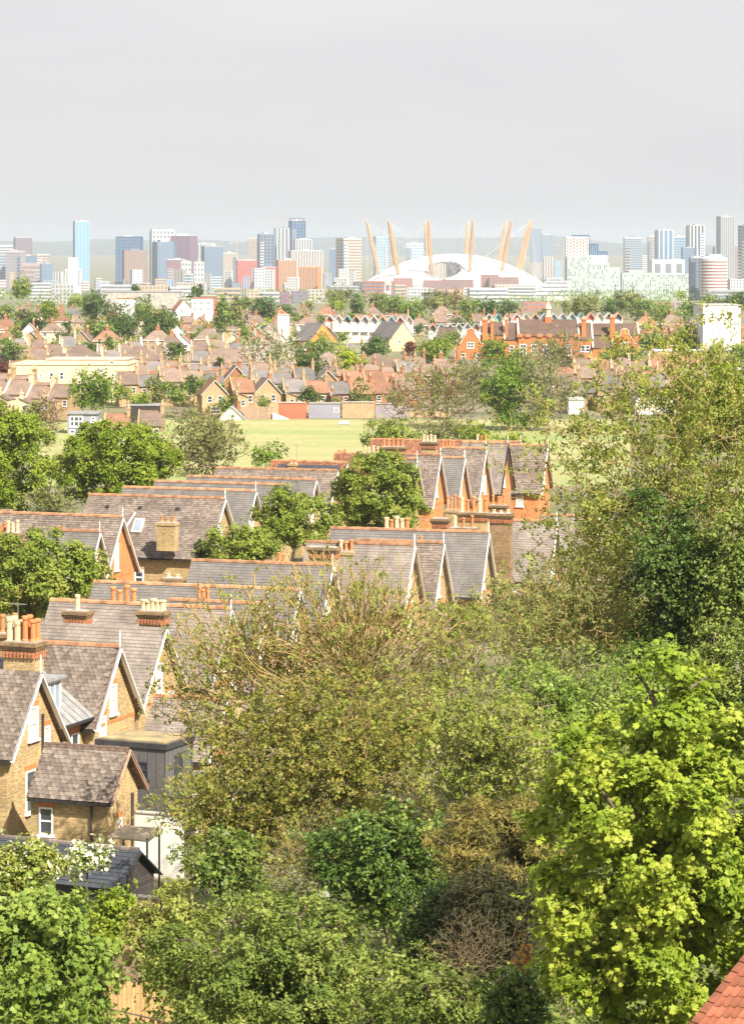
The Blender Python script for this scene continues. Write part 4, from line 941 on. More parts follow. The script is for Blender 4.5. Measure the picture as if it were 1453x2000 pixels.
plain('z_white', (.50, .48, .45), .8, .1, 1); plain('z_teal', (.20, .36, .36), .8, .1, 1); plain('z_pink', (.62, .32, .22), .8, .1, 1); plain('z_red', (.55, .10, .07), .8, .1, 1); plain('z_blue', (.30, .40, .52), .8, .1, 1); plain('z_dark', (.12, .12, .13), .7, .1, 1)
seq = ['z_white', 'z_white', 'z_pink', 'z_white', 'z_blue', 'z_white', 'z_teal', 'z_white', 'z_pink']; pan = ['glass_pale', 'glass_pale', 'z_dark', 'glass_pale', 'z_red', 'z_dark', 'z_teal', 'cream_paint']
def zrow(x0, x1, D, y0, y1, step, where):
    i = 0; x = x0
    while x < x1:
        t_ = (x - x0) / (x1 - x0); zig(x, D * (1 + .02 * t_), y0 + (y1 - y0) * t_, step * .96, seq[(i * 5 + int(x0)) % len(seq)], pan[(i * 3 + int(x0)) % len(pan)], f'{ORD[i]} zigzag gabled town house from left {where}', 'zigzag gabled town houses'); x += step; i += 1
zrow(644, 812, 930, 615, 618, 17.2, 'behind the sandy gable house')
zrow(845, 940, 900, 632, 630, 17, 'left of the red school')
zrow(955, 1222, 1000, 613, 610, 18, 'behind the red school')

# ------------------------------------------------------------------ red brick school
D = 815; k = mpp(D); g = gz(D)
sch = empty('school', ((1070 - CX) * k, D, g), 'long red brick school with shaped gables and brown roofs', 'school')
def sx(p): return (p - 1070) * k
def szz(y): return -(y - HY) * k - g
plain('stone_trim', (.58, .47, .34), .85, .12, 1)
def rng(x0, x1, yr, ye, dep, d0, wall='school_brick', roof='school_roof'):
    e, hr = szz(ye), szz(yr)
    MB().prism([(d0, 0), (d0 + dep, 0), (d0 + dep, e), (d0 + dep / 2, hr), (d0, e)], sx(x0), sx(x1)).build('wall', wall, sch)
    MB().slab((sx(x0), d0 - .3, e + .05), (sx(x1), d0 - .3, e + .05), (sx(x1), d0 + dep / 2, hr + .16), (sx(x0), d0 + dep / 2, hr + .16), .14).slab((sx(x0), d0 + dep / 2, hr + .15), (sx(x1), d0 + dep / 2, hr + .15), (sx(x1), d0 + dep + .3, e + .05), (sx(x0), d0 + dep + .3, e + .05), .14).build('roof', roof, sch)
    for x in (x0, x1): MB().slab((sx(x) - .25, d0 - .35, e + .3), (sx(x) + .25, d0 - .35, e + .3), (sx(x) + .25, d0 + dep / 2, hr + .55), (sx(x) - .25, d0 + dep / 2, hr + .55), .5).build('coping', 'stone_trim', sch)
rng(940, 985, 632, 655, 9, 1.0); rng(985, 1012, 632, 664, 10, 0); rng(1012, 1130, 626, 657, 12, -.6); rng(1130, 1157, 632, 664, 10, 0); rng(1157, 1196, 650, 680, 8, -1.0); rng(1157, 1248, 634, 655, 9, 2.0)
def shaped_gable(px0, px1, ya, ysh, yb, d0):
    w = (px1 - px0) * k; cxl = sx((px0 + px1) / 2); A_, S = szz(ya), szz(ysh)
    P = [(-w / 2, 0), (w / 2, 0), (w / 2, S), (w * .38, S + .25), (w * .30, S + (A_ - S) * .35), (w * .17, S + (A_ - S) * .62), (w * .15, A_ - .5), (0, A_), (-w * .15, A_ - .5), (-w * .17, S + (A_ - S) * .62), (-w * .30, S + (A_ - S) * .35), (-w * .38, S + .25), (-w / 2, S)]
    b = MB(); b.face([(cxl + x, d0, z) for x, z in P]); b.face([(cxl + x, d0 + .5, z) for x, z in P][::-1])
    for i in range(len(P)):
        j = (i + 1) % len(P); b.face([(cxl + P[i][0], d0 + .5, P[i][1]), (cxl + P[j][0], d0 + .5, P[j][1]), (cxl + P[j][0], d0, P[j][1]), (cxl + P[i][0], d0, P[i][1])])
    b.build('shaped_gable', 'school_brick', sch); c = MB()
    for i in range(2, len(P) - 1): c.beam((cxl + P[i][0], d0 + .2, P[i][1] + .08), (cxl + P[i + 1][0], d0 + .2, P[i + 1][1] + .08), .7, .2, (0, 0, 1))
    c.build('coping', 'stone_trim', sch)
    MB().prism([(d0 + .4, 0), (d0 + 9, 0), (d0 + 9, S), (d0 + .4, S)], cxl - w / 2 + .05, cxl + w / 2 - .05).build('wing', 'school_brick', sch)
    MB().slab((cxl - w / 2, d0 + 9, S), (cxl - w / 2, d0 + .5, S), (cxl, d0 + .5, A_ - .6), (cxl, d0 + 9, A_ - .6), .1).slab((cxl, d0 + 9, A_ - .6), (cxl, d0 + .5, A_ - .6), (cxl + w / 2, d0 + .5, S), (cxl + w / 2, d0 + 9, S), .1).build('roof', 'school_roof', sch)
    window(sch, (cxl, d0, S - .2), 1.9, 1.7, -pi / 2, lintel=None, fw=.16, vbars=1)
    for s in (-.27, .27): window(sch, (cxl + s * w, d0, S - 3.4), 1.0, 2.0, -pi / 2, lintel=None, fw=.14)
shaped_gable(892, 944, 641, 672, 706, -3.0); shaped_gable(1194, 1242, 641, 672, 700, -2.5)
for x, y, w_ in ((1021, 683, 1.9), (1043, 683, 1.9), (1066, 684, 1.9), (1110, 683, 1.5), (1088, 684, 1.5)): window(sch, (sx(x), -.6, szz(y)), w_, 3.2, -pi / 2, lintel=None, fw=.2, vbars=1, bars=2)
for x, y in ((999, 681), (1138, 681), (1147, 681)): window(sch, (sx(x), 0, szz(y)), 1.3, 1.8, -pi / 2, lintel=None, fw=.16)
for x in (1014, 1030, 1053, 1072, 1096, 1126): MB().lathe([(.9, szz(657) - .2), (.9, szz(655)), (.6, szz(652))], 10, (sx(x), -.75, 0), sy=.35).build('parapet_lobe', 'school_brick', sch)
for x, yt, w_ in ((947, 627, 10), (961, 630, 6), (1140, 626, 9), (1196, 622, 9), (989, 627, 5)):
    o = MB().box(-w_ * k / 2, w_ * k / 2, -.8, .8, szz(690), szz(yt)).box(-w_ * k / 2 - .15, w_ * k / 2 + .15, -.95, .95, szz(yt) + .002, szz(yt) + .4).build('chimney', 'school_brick', sch, (sx(x), 1.4, 0))
    for q in (-.4, 0, .4): MB().lathe([(.18, szz(yt) + .3), (.15, szz(yt) + 1.1)], 6, (q, 0, 0)).build('chimney_pot', 'cream_pot', o)
z0 = szz(627); cu = MB().box(-.9, .9, -.9, .9, z0 - 1, z0 + 1.0).build('cupola', 'school_brick', sch, (sx(1072), 5, 0))
MB().lathe([(1.0, z0 + 1), (1.0, z0 + 1.3), (.7, z0 + 1.4), (.7, z0 + 3.2), (1.0, z0 + 3.3), (.8, z0 + 4.0), (.3, z0 + 4.8), (.1, z0 + 5.2), (.05, z0 + 7.0)], 10).build('lantern', 'stone_trim', cu)

# ------------------------------------------------------------------ other single buildings of the middle distance
def block(label, x0, x1, yt, D, dep, wall, name='building', wins=(), ang=0.0, yb=None, parapet=None, cat='building'):
    k = mpp(D); g = gz(D); w = (x1 - x0) * k; H = -(yt - HY) * k - g
    r = empty(name, (((x0 + x1) / 2 - CX) * k, D, g), label, cat, None, radians(ang))
    MB().box(-w / 2, w / 2, 0, dep, 0, H).build('wall', wall, r)
    if parapet: MB().box(-w / 2 - .15, w / 2 + .15, -.15, dep + .15, H + .002, H + .25).build('roof', parapet, r)
    for (px, py, ww, hh) in wins: window(r, ((px - (x0 + x1) / 2) * k, 0, -(py - HY) * k - g), ww * k, hh * k, -pi / 2, lintel=None, sill=None, fw=.12, frame='white_paint')
    return r
block('plain white block of flats with small square windows at right', 1372, 1446, 597, 735, 14, 'white_render', wins=[(x, y, 6, 6) for x in (1425, 1437) for y in (616, 632, 648, 663)] + [(1391, y, 5, 6) for y in (616, 632, 648)], parapet='concrete', name='flats', ang=4)
block('long cream flat-roofed building left of the round dark tree', 22, 250, 713, 602, 16, 'wall_far_cream', wins=[(101, 735, 8, 14), (121, 734, 8, 14), (60, 736, 5, 8), (80, 735, 5, 9), (200, 724, 8, 8), (222, 735, 6, 12)], parapet='wall_far_cream', ang=-4)
block('raised cream roof block with a vent on the cream building', 90, 250, 703, 606, 10, 'wall_far_cream', wins=[(219, 712, 9, 14)], parapet='concrete', ang=-4, name='roof_block')
block('white-gabled low flats with balconies above the suburb', 375, 414, 583, 1040, 10, 'wall_far_white', wins=[(x, y, 6, 5) for x in (381, 394, 407) for y in (592, 604)], parapet='wall_far_red', name='flats')
block('red brick penthouse behind the white balcony flats', 393, 422, 579, 1060, 8, 'red_brick', parapet='concrete', name='flats')
block('red and white flats with dark balconies among dark trees', 228, 262, 584, 1045, 9, 'wall_far_white', wins=[(x, y, 8, 5) for x in (236, 252) for y in (596, 606)], parapet='wall_far_red', name='flats')
block('wide grey shed roof behind the dark trees on the left', 200, 350, 571, 1190, 20, 'concrete', parapet='lead', name='shed')
gable_house_px('white gabled house with red roof edge near the balcony flats', 335, 345, 373, 586, 604, 625, 1030, 'wall_far_white', B2)
block('white square house with dark windows above the orange gable', 543, 564, 616, 905, 7, 'wall_far_white', wins=[(549, 625, 4, 5), (557, 625, 4, 5), (553, 637, 4, 5)], parapet='concrete', name='house')
block('dark grey flat-roofed cabin below the hedge on the left', 248, 310, 793, 520, 5, 'dark_board', parapet='lead', name='cabin')
block('long low tan roofed hall behind the red gables', 300, 490, 722, 640, 8, 'tan_brick', parapet='roof_far_brown', name='hall')
block('grey glazed hall roof right of the tan hall', 255, 488, 713, 648, 6, 'concrete', parapet='lead', name='glazed_hall')
block('white low building seen through the branches at right', 1110, 1140, 782, 560, 8, 'white_render', parapet='concrete', name='low_building')
block('dark flat roof with white edge behind the right tree', 1240, 1320, 775, 560, 14, 'white_render', parapet='slate_new', name='low_building')
block('long low building with white parapet below the white flats', 1278, 1400, 686, 705, 6, 'wall_far_stock', name='low_building', parapet='white_paint')
# walls along the far edge of the field
plain('red_render', (.56, .13, .075), .9, .1, .4); plain('blue_grey_render', (.25, .25, .30), .9, .08, .5); plain('mauve_render', (.28, .25, .27), .9, .1, .5)
def end_wall(label, x0, x1, yt, wall, D=548, wins=(), slope=0.0, cap='concrete'):
    k = mpp(D); g = gz(D); w = (x1 - x0) * k; H = -(yt - HY) * k - g
    r = empty('end_wall', (((x0 + x1) / 2 - CX) * k, D, g), label, 'wall', 'walls along the far edge of the field')
    MB().hexa([(-w / 2, 0, 0), (w / 2, 0, 0), (-w / 2, 4, 0), (w / 2, 4, 0), (-w / 2, 0, H + slope), (w / 2, 0, H - slope), (-w / 2, 4, H + slope), (w / 2, 4, H - slope)]).build('wall', wall, r)
    MB().beam((-w / 2, .1, H + slope + .1), (w / 2, .1, H - slope + .1), .5, .2).build('coping', cap, r)
    for (px, py, ww, hh) in wins: window(r, ((px - (x0 + x1) / 2) * k, 0, -(py - HY) * k - g), ww * k, hh * k, -pi / 2, lintel=None, sill=None, fw=.12)
end_wall('bright red painted end wall at the far edge of the field', 544, 597, 787, 'red_render', 546)
end_wall('blue-grey end wall with a white sign right of the red wall', 603, 665, 788, 'blue_grey_render', wins=[(657, 801, 10, 9)])
end_wall('tan brick end wall right of the blue-grey wall', 668, 731, 786, 'tan_brick', 549)
end_wall('mauve-grey end wall right of the tan brick wall', 733, 797, 789, 'mauve_render', 550)
end_wall('pale garden wall right of the mauve-grey end wall', 798, 880, 800, 'tan_brick', 551)
r = empty('field_fence', at(508, 800, 545) + Vector((0, 0, 0)), 'brown board fence left of the red end wall', 'fence'); r.location.z = gz(545)
for i in range(24): MB().box(-2.9 + i * .242, -2.9 + i * .242 + .225, 0, .05, 0, 2.3 + .06 * (i % 3)).build('board', 'weathered_wood', r)
MB().box(-2.95, 2.95, .06, .12, 1.7, 1.8).build('rail', 'weathered_wood', r)
k = mpp(545)
r = empty('ramp_wall', ((541 - CX) * k, 544.5, gz(545)), 'white sloping wall at the foot of the red end wall', 'wall')
MB().hexa([(-.8, 0, 0), (2.2, 0, 0), (-.8, .4, 0), (2.2, .4, 0), (-.8, 0, 1.3), (2.2, 0, .15), (-.8, .4, 1.3), (2.2, .4, .15)]).build('wall', 'white_render', r)
# small grey house with white windows on the left of the field
D = 505; k = mpp(D); g = gz(D)
r = empty('dormer_house', ((163 - CX) * k, D, g), 'small grey flat-roofed dormer house with white windows and white gable', 'house')
def lx(p): return (p - 163) * k
def lz(y): return -(y - HY) * k - g
MB().box(lx(132), lx(192), 0, 6, 0, lz(809)).build('wall', 'blue_grey_render', r); MB().box(lx(130), lx(194), -.3, 6.2, lz(809) + .002, lz(809) + .25).build('roof', 'lead', r)
window(r, (lx(150), 0, lz(823)), 2.3, 1.9, -pi / 2, lintel=None, fw=.22, vbars=2); window(r, (lx(183), 0, lz(820)), .8, 1.0, -pi / 2, lintel=None, fw=.15); window(r, (lx(142), 0, lz(846)), .9, 1.2, -pi / 2, lintel=None, fw=.15)
b = MB(); b.face([(lx(146), -.6, 0), (lx(200), -.6, 0), (lx(200), -.6, lz(818)), (lx(190), -.6, lz(822)), (lx(146), -.6, lz(848))]); b.face([(lx(146), -.1, 0), (lx(146), -.1, lz(848)), (lx(190), -.1, lz(822)), (lx(200), -.1, lz(818)), (lx(200), -.1, 0)])
b.face([(lx(146), -.6, lz(848)), (lx(190), -.6, lz(822)), (lx(190), -.1, lz(822)), (lx(146), -.1, lz(848))]); b.build('gable_wall', 'white_render', r)
place_house('terr', S_, B2, 5.4, ((225 - CX) * k, D + 6, g - 3.2), 0, 'brown-roofed cottage right of the small grey dormer house', 'houses of the suburb')
place_house('terr', S_, B1, 5.4, ((290 - CX) * k, D + 8, g - 3.4), 0, 'brown-roofed cottage behind the big round dark tree', 'houses of the suburb')
place_house('gable', W_, B3, 6.2, ((452 - CX) * mpp(540), 546, gz(545) - 3.6), 0, 'grey gabled house with white windows at the left corner of the field', 'houses of the suburb')
r = empty('cricket_cover', at(672, 828, 530), 'low white pitch cover lying out on the field', 'pitch cover'); r.location.z = gz(530) + .04
MB().hexa([(-1, -1, .1), (1, -1, .1), (-1, 1, .1), (1, 1, .1), (-.8, -.1, .55), (.8, -.1, .55), (-.8, .1, .55), (.8, .1, .55)]).build('cover', 'white_paint', r)
for s in (-.8, .8): MB().lathe([(.12, 0), (.12, .1)], 8, (s, -.8, 0)).build('wheel', 'dark_metal', r)
r = empty('picnic_bench', at(510, 851, 470), 'dark bench near the left edge of the field', 'bench'); r.location.z = gz(470) + .03
MB().box(-1, 1, -.3, .3, .7, .78).build('seat', 'weathered_wood', r)
for s in (-.8, .8): MB().box(s - .06, s + .06, -.25, .25, 0, .7).build('leg', 'weathered_wood', r)
# ------------------------------------------------------------------ trees of the suburb
G_, DK, OL, LM, BR, CP = 'leaf_far_green', 'leaf_far_dark', 'leaf_olive', 'leaf_lime', 'leaf_brown', 'leaf_copper'
def sub(label, cx, cy, rx, ry, leaf, D=None, **kw):
    if D is None: D = min(1230, 34 * F / (cy + ry * 1.08 - HY))
    kw.setdefault('leafpx', 4.2); kw.setdefault('cover', 5.5); kw.setdefault('grow', 1.15); kw.setdefault('clump', .34)
    return tree(label, cx, cy, rx, ry, D, leaf, kw.pop('bark', 'bark'), group='trees among the houses', **kw)
sub('bright green round tree on the skyline of roofs at far left', 43, 563, 20, 21, 'leaf_bright', 1150)
sub('dark purplish tree left of the dark green pair', 57, 630, 32, 27, 'leaf_far_dark'); sub('fresh green tree behind the purplish tree at left', 96, 606, 25, 20, 'leaf_bright', 980)
sub('tall dark green tree in front of the long shed', 186, 598, 28, 32, DK, 1000); sub('wide dark green tree left of the poplars', 243, 630, 42, 34, DK, 900)
sub('deep green tree right of the wide dark one', 312, 632, 36, 36, DK, 880); sub('bushy green tree between dark trees', 282, 604, 22, 26, G_, 960)
sub('low light green tree in front of the dark trees', 190, 645, 34, 20, G_, 870); sub('pale green bush at the left edge among roofs', 12, 612, 20, 14, G_, 1000)
sub('left one of the two tall grey-green poplars', 434, 612, 17, 46, G_, 930, clump=.3); sub('right one of the two tall grey-green poplars', 458, 610, 18, 46, OL, 940, clump=.3)
sub('small grey-green bush at the foot of the poplars', 478, 650, 14, 14, G_, 860)
sub('dark pointed cypress by the balcony flats', 385, 571, 13, 19, DK, 1080, shape='leaf', clump=.3); sub('tiny dark tree on the skyline near the shed', 265, 563, 9, 9, DK, 1230)
sub('loose green tree left of the poplars', 402, 655, 19, 27, G_, 850); sub('dark spreading bush over the yellow row', 345, 684, 26, 14, DK, 690); sub('light green bush in the yellow row', 20, 685, 26, 20, G_, 700)
sub('pale green tree right above the cream building', 215, 672, 14, 18, G_, 720); sub('dark shrub by the rightmost pavilion', 430, 705, 8, 8, DK, 640)
sub('dark green broad tree right of the poplars', 512, 602, 32, 21, DK, 1020); sub('green tree behind the brown hipped roofs', 480, 592, 16, 12, G_, 1100)
sub('dark pointed conifer left of the church tower', 698, 594, 13, 24, DK, 1050, clump=.3, lum=.1); sub('olive spreading tree left of the pointed conifer', 664, 582, 30, 22, OL, 1150); sub('fresh green bush below the olive tree', 657, 595, 18, 10, 'leaf_bright', 1100)
sub('olive round tree right of the pointed conifer', 742, 592, 26, 18, OL, 1180); sub('green tree below the church tower', 772, 598, 30, 17, G_, 1120); sub('fuller green tree right of the church tower', 806, 606, 26, 20, 'leaf_dark', 1040)
sub('olive tree before the brick sheds of the dome', 850, 590, 34, 20, OL, 1200); sub('brownish bare tree below the dome', 885, 585, 26, 18, BR, 1230, twig=260)
sub('green tree below the right of the dome', 915, 602, 24, 17, G_, 1090); sub('dark blue-green tree below the end of the dome', 950, 603, 26, 18, DK, 1080); sub('dark ragged tree left of the school cupola', 990, 605, 24, 18, DK, 1080)
sub('wide olive tree below the pale green flats', 1138, 600, 46, 24, OL, 1100); sub('dark green tree right of the wide olive tree', 1200, 603, 26, 18, DK, 1090); sub('olive round tree in front of the long flats', 1222, 586, 27, 22, OL, 1200)
sub('green tree right of the olive round one', 1252, 604, 34, 20, G_, 1080); sub('lighter green tree left of the white block', 1300, 611, 36, 17, G_, 1060); sub('bushy green tree just left of the white block', 1346, 606, 30, 17, 'leaf_dark', 1080)
sub('dark green tree at the right edge above the white block', 1440, 590, 32, 20, DK, 1150); sub('green tree at the foot of the round banded tower', 1392, 592, 28, 14, G_, 1200)
sub('full green tree beside the white block of flats', 1345, 662, 40, 26, 'leaf_dark', 745); sub('green tree between the school and the white block', 1276, 668, 26, 20, G_, 760); sub('white flecked bush at the foot of the white block', 1372, 672, 18, 10, 'leaf_shrub', 740)
sub('round green tree hiding the foot of the white block', 1405, 700, 44, 26, G_, 690); sub('dark green tree at the right edge below the white block', 1448, 690, 26, 24, 'leaf_dark', 695)
sub('sparse beige tree with pale birch trunk by the third row', 530, 690, 54, 46, 'leaf_olive', 640, twig=700, bark='bark_birch', cover=1.6); sub('dark green tree right of the beige birch', 606, 712, 28, 34, DK, 620)
sub('bright lime green round tree in the middle of the suburb', 680, 702, 32, 27, LM, 632); sub('green tree below the orange gable', 625, 678, 32, 22, G_, 720); sub('dark green tree below the sandy gable', 735, 680, 32, 24, DK, 720)
sub('dark purple-brown tree left of the green clump by the school', 800, 684, 14, 22, CP, 700); sub('wide green clump left of the red school', 848, 684, 46, 26, 'leaf_bright', 710); sub('green tree right against the left school gable', 880, 662, 20, 18, G_, 780)
sub('pale green bush in the row above the field', 700, 750, 7, 13, 'leaf_dark', 590); sub('green tree in front of the school windows', 967, 685, 28, 26, 'leaf_dark', 735)
sub('tall olive tree hiding the middle of the school', 1090, 690, 52, 38, OL, 680, twig=900, cover=2.6, bark='bark_pale'); sub('green tree low in front of the school', 1010, 712, 40, 24, G_, 660)
tree('trimmed green hedge along the terrace below the school', 1215, 697, 72, 15, 700, G_, name='hedge', cat='hedge', leafpx=4, cover=5, clump=.4, depth=.25, box=.6, flat=1.0)
sub('grey bare tree at the right of the field', 872, 765, 78, 62, OL, 520, twig=1100, cover=1.3, bark='bark_tan', leafpx=4.5); sub('bare twiggy tree leaning over the mauve end wall', 790, 775, 46, 42, 'leaf_brown', 535, twig=500, cover=.7, bark='bark_tan')
sub('dense dark green tree at the right end of the field', 990, 765, 56, 64, 'leaf_dark', 515, clump=.28); sub('tall olive tree right of the dense dark one', 1062, 755, 52, 74, OL, 512, twig=1000, cover=1.9, bark='bark_pale'); sub('olive tree top behind the field trees', 925, 735, 40, 40, OL, 560, twig=500, cover=1.8)
sub('low bush at the foot of the field trees', 1010, 822, 60, 10, 'leaf_dark', 512, depth=.4)
sub('round dark green tree in front of the cream building', 186, 768, 45, 47, 'leaf_dark', 535, leafpx=5, clump=.26); sub('pale green roof garden hedge above the dark cabin', 274, 780, 26, 14, 'leaf_bright', 524); sub('green tree left of the pointed dark one', 340, 765, 28, 27, G_, 550); sub('dark pointed tree by the red gables', 374, 752, 15, 22, DK, 560)
sub('brown twiggy tree at the left before the terraces', 92, 815, 28, 45, BR, 470, twig=420, cover=1.2); sub('copper leaved tree at the left edge', 3, 722, 16, 22, CP, 590)
rs = np.random.RandomState(9)
EXTRA = ['low green bush', 'dark green bush', 'olive bush', 'light green bush']
i = 0
for (x, y) in [(30, 655), (120, 660), (150, 628), (225, 655), (360, 630), (520, 640), (585, 655), (668, 660), (690, 640), (820, 640), (900, 615), (150, 590), (330, 600), (560, 605), (600, 600), (1290, 640), (1250, 640), (1420, 625), (450, 740), (520, 760), (110, 735), (60, 770), (1260, 735), (1180, 700), (640, 770), (760, 650), (1060, 610), (1330, 575), (830, 720), (770, 715)]:
    D = 34 * F / (y + 12 - HY); sub(f'{EXTRA[i % 4]}, {ORD[i]} of the small shrubs between the houses', x, y, rs.uniform(10, 17), rs.uniform(8, 13), [G_, DK, OL, 'leaf_bright'][i % 4], D); i += 1
GN = ['green', 'dark green', 'olive', 'fresh green', 'deep green', 'yellowish']
for (x, D, h, w, c, i, where) in GARDEN:
    k = mpp(D); yb = HY - gz(D) / k
    tree(f'{ORD[i]} {GN[c]} garden tree, {where}', x, yb - h * .58 / k, w / k, h * .45 / k, D, [G_, 'leaf_dark', OL, 'leaf_bright', DK, 'leaf_bud'][c], group='garden trees of the suburb', leafpx=4.0, cover=4.0, clump=.4, nclump=16)
# far wood between the suburb and the towers: one mass
n = 26000; D_ = rs.uniform(1280, 4000, n) ; px = rs.uniform(-80, 1540, n); hgt = (np.sin(px * .035 + D_ * .004) * .5 + .5) * (np.sin(px * .013 + D_ * .0021) * .5 + .5)
keep = hgt > .16; D_, px, hgt = D_[keep], px[keep], hgt[keep]; n = len(D_)
Z = np.array([gz(d) for d in D_]) + (3 + 11 * hgt) * rs.rand(n) ** .45
C = np.stack([(px - CX) / F * D_, D_, Z], 1); Nn = unit(rs.normal(size=(n, 3)) * .6 + np.array((0, -.3, .7)))
o = link(leaf_mesh('distant_woodland', C, Nn, D_ / F * rs.uniform(3, 6, n), np.clip(.6 * (np.sin(px * .05 + D_ * .01) * .5 + .5) + .4 * rs.rand(n), 0, 1), 'leaf', rs), 'distant_woodland', G_); o['kind'] = 'stuff'; o['label'] = 'hazy green woodland below the skyline'
# ------------------------------------------------------------------ near houses: gables to the right, ridges running left
def roof_slope(parent, e0, e1, r1, r0, mat, mode='courses', gauge=.21, tw=.27, name='roof', rs=None):
    """slope with eave e0->e1 and ridge r0->r1 (counter-clockwise from above): slab, then lapped courses or single tiles"""
    e0, e1, r1, r0 = map(Vector, (e0, e1, r1, r0)); U = (e1 - e0); L = U.length; u = U.normalized(); Sv = r0 - e0; S = Sv.length; v = Sv.normalized(); n = u.cross(v).normalized()
    nc = int(S / gauge); gg = S / nc; b = MB(); lo = e0 - n * .10
    b.slab(e0, e1, r1, r0, .09)
    tiles = []
    for k in range(nc):
        a0 = e0 + v * (gg * k - (.03 if k == 0 else 0)); a1 = e0 + v * min(S, gg * (k + 1) + .03)
        hi, lw = n * .034, n * .010
        if mode == 'tiles':
            nt_ = int(L / tw); off = 0 if k % 2 else tw / 2
            for q in range(nt_): tiles.append((k, q, e0 + v * gg * k + u * (off + q * tw)))
            continue
        p = [a0 + n * .002, a0 + U + n * .002, a1 + U + n * .002, a1 + n * .002]; t = [a0 + hi, a0 + U + hi, a1 + U + lw, a1 + lw]
        uv = lambda s, w_: (s, w_)
        vk = k * gauge
        b.face(t, [(0, vk + .004), (L, vk + .004), (L, vk + gauge - .004), (0, vk + gauge - .004)])
        b.face([p[0], p[1], t[1], t[0]]); b.face([p[1], p[2], t[2], t[1]]); b.face([p[3], p[0], t[0], t[3]])
    o = b.build(name, mat, parent)
    if mode == 'tiles':
        me = MB().hexa([(.004, -.02, .004), (tw - .006, -.02, .004), (.004, gg + .04, .002), (tw - .006, gg + .04, .002), (.004, -.02, .036), (tw - .006, -.02, .036), (.004, gg + .04, .014), (tw - .006, gg + .04, .014)]).mesh('roof_tile')
        me.materials.append(MATS['slate_tile_piece']); rest = MB(); rot = Vector((0, 0, 0))
        from mathutils import Matrix
        M = Matrix((u, v, n)).transposed(); base = parent.matrix_basis
        def inview(p):
            w_ = base @ p; return -20 < CX + w_.x / w_.y * F < 1473 and w_.y > 0
        vis = [t_ for t_ in tiles if inview(t_[2])]; hidden = [t_ for t_ in tiles if not inview(t_[2])]
        vis.sort(key=lambda t_: t_[0] * 0 - t_[2].x); single, joined = vis[:300], vis[300:] + hidden
        q0 = M.to_quaternion(); e_ = q0.to_euler()
        for (k, q, p) in single:
            t_ = bpy.data.objects.new('roof_tile', me); COL.objects.link(t_); t_.parent = o; t_.location = p + n * rs.uniform(.003, .012); t_.rotation_euler = e_
        for (k, q, p) in joined:
            c = [M @ Vector(w_.co) + p + n * .004 for w_ in me.vertices]; i_ = len(rest.v)
            for f in me.polygons: rest.face([c[i] for i in f.vertices])
        if joined: rest.build('roof_tiles', 'tile_brown', o, kind='stuff')
    return o
def ridge_tiles(parent, a, b, single, mat='clay_ridge', step=.42, r=.105):
    a, b = Vector(a), Vector(b); L = (b - a).length; n = max(1, int(L / step)); d = (b - a).normalized(); s = d.cross(Vector((0, 0, 1))); z = Vector((0, 0, 1)); m = MB()
    def seg(mb, p, q):
        A = [p - s * r - z * .10, p - s * r * .7 + z * r * .5, p + z * r, p + s * r * .7 + z * r * .5, p + s * r - z * .10]; B = [x + (q - p) for x in A]
        for i in range(4): mb.face([A[i], B[i], B[i + 1], A[i + 1]])
        mb.face(A); mb.face(B[::-1])
    if single:
        mb = MB(); seg(mb, Vector((0, 0, 0)), d * (L / n - .012)); me = mb.mesh('ridge_tile'); me.materials.append(MATS[mat])
        for i in range(n):
            o = bpy.data.objects.new('ridge_tile', me); COL.objects.link(o); o.parent = parent; o.location = a + d * (L * i / n) + z * (.01 * (i % 3))
    else:
        for i in range(n): seg(m, a + d * (L * i / n) + z * (.012 * (i % 3)), a + d * (L * (i + 1) / n - .015) + z * (.012 * (i % 3)))
        m.build('ridge', mat, parent)
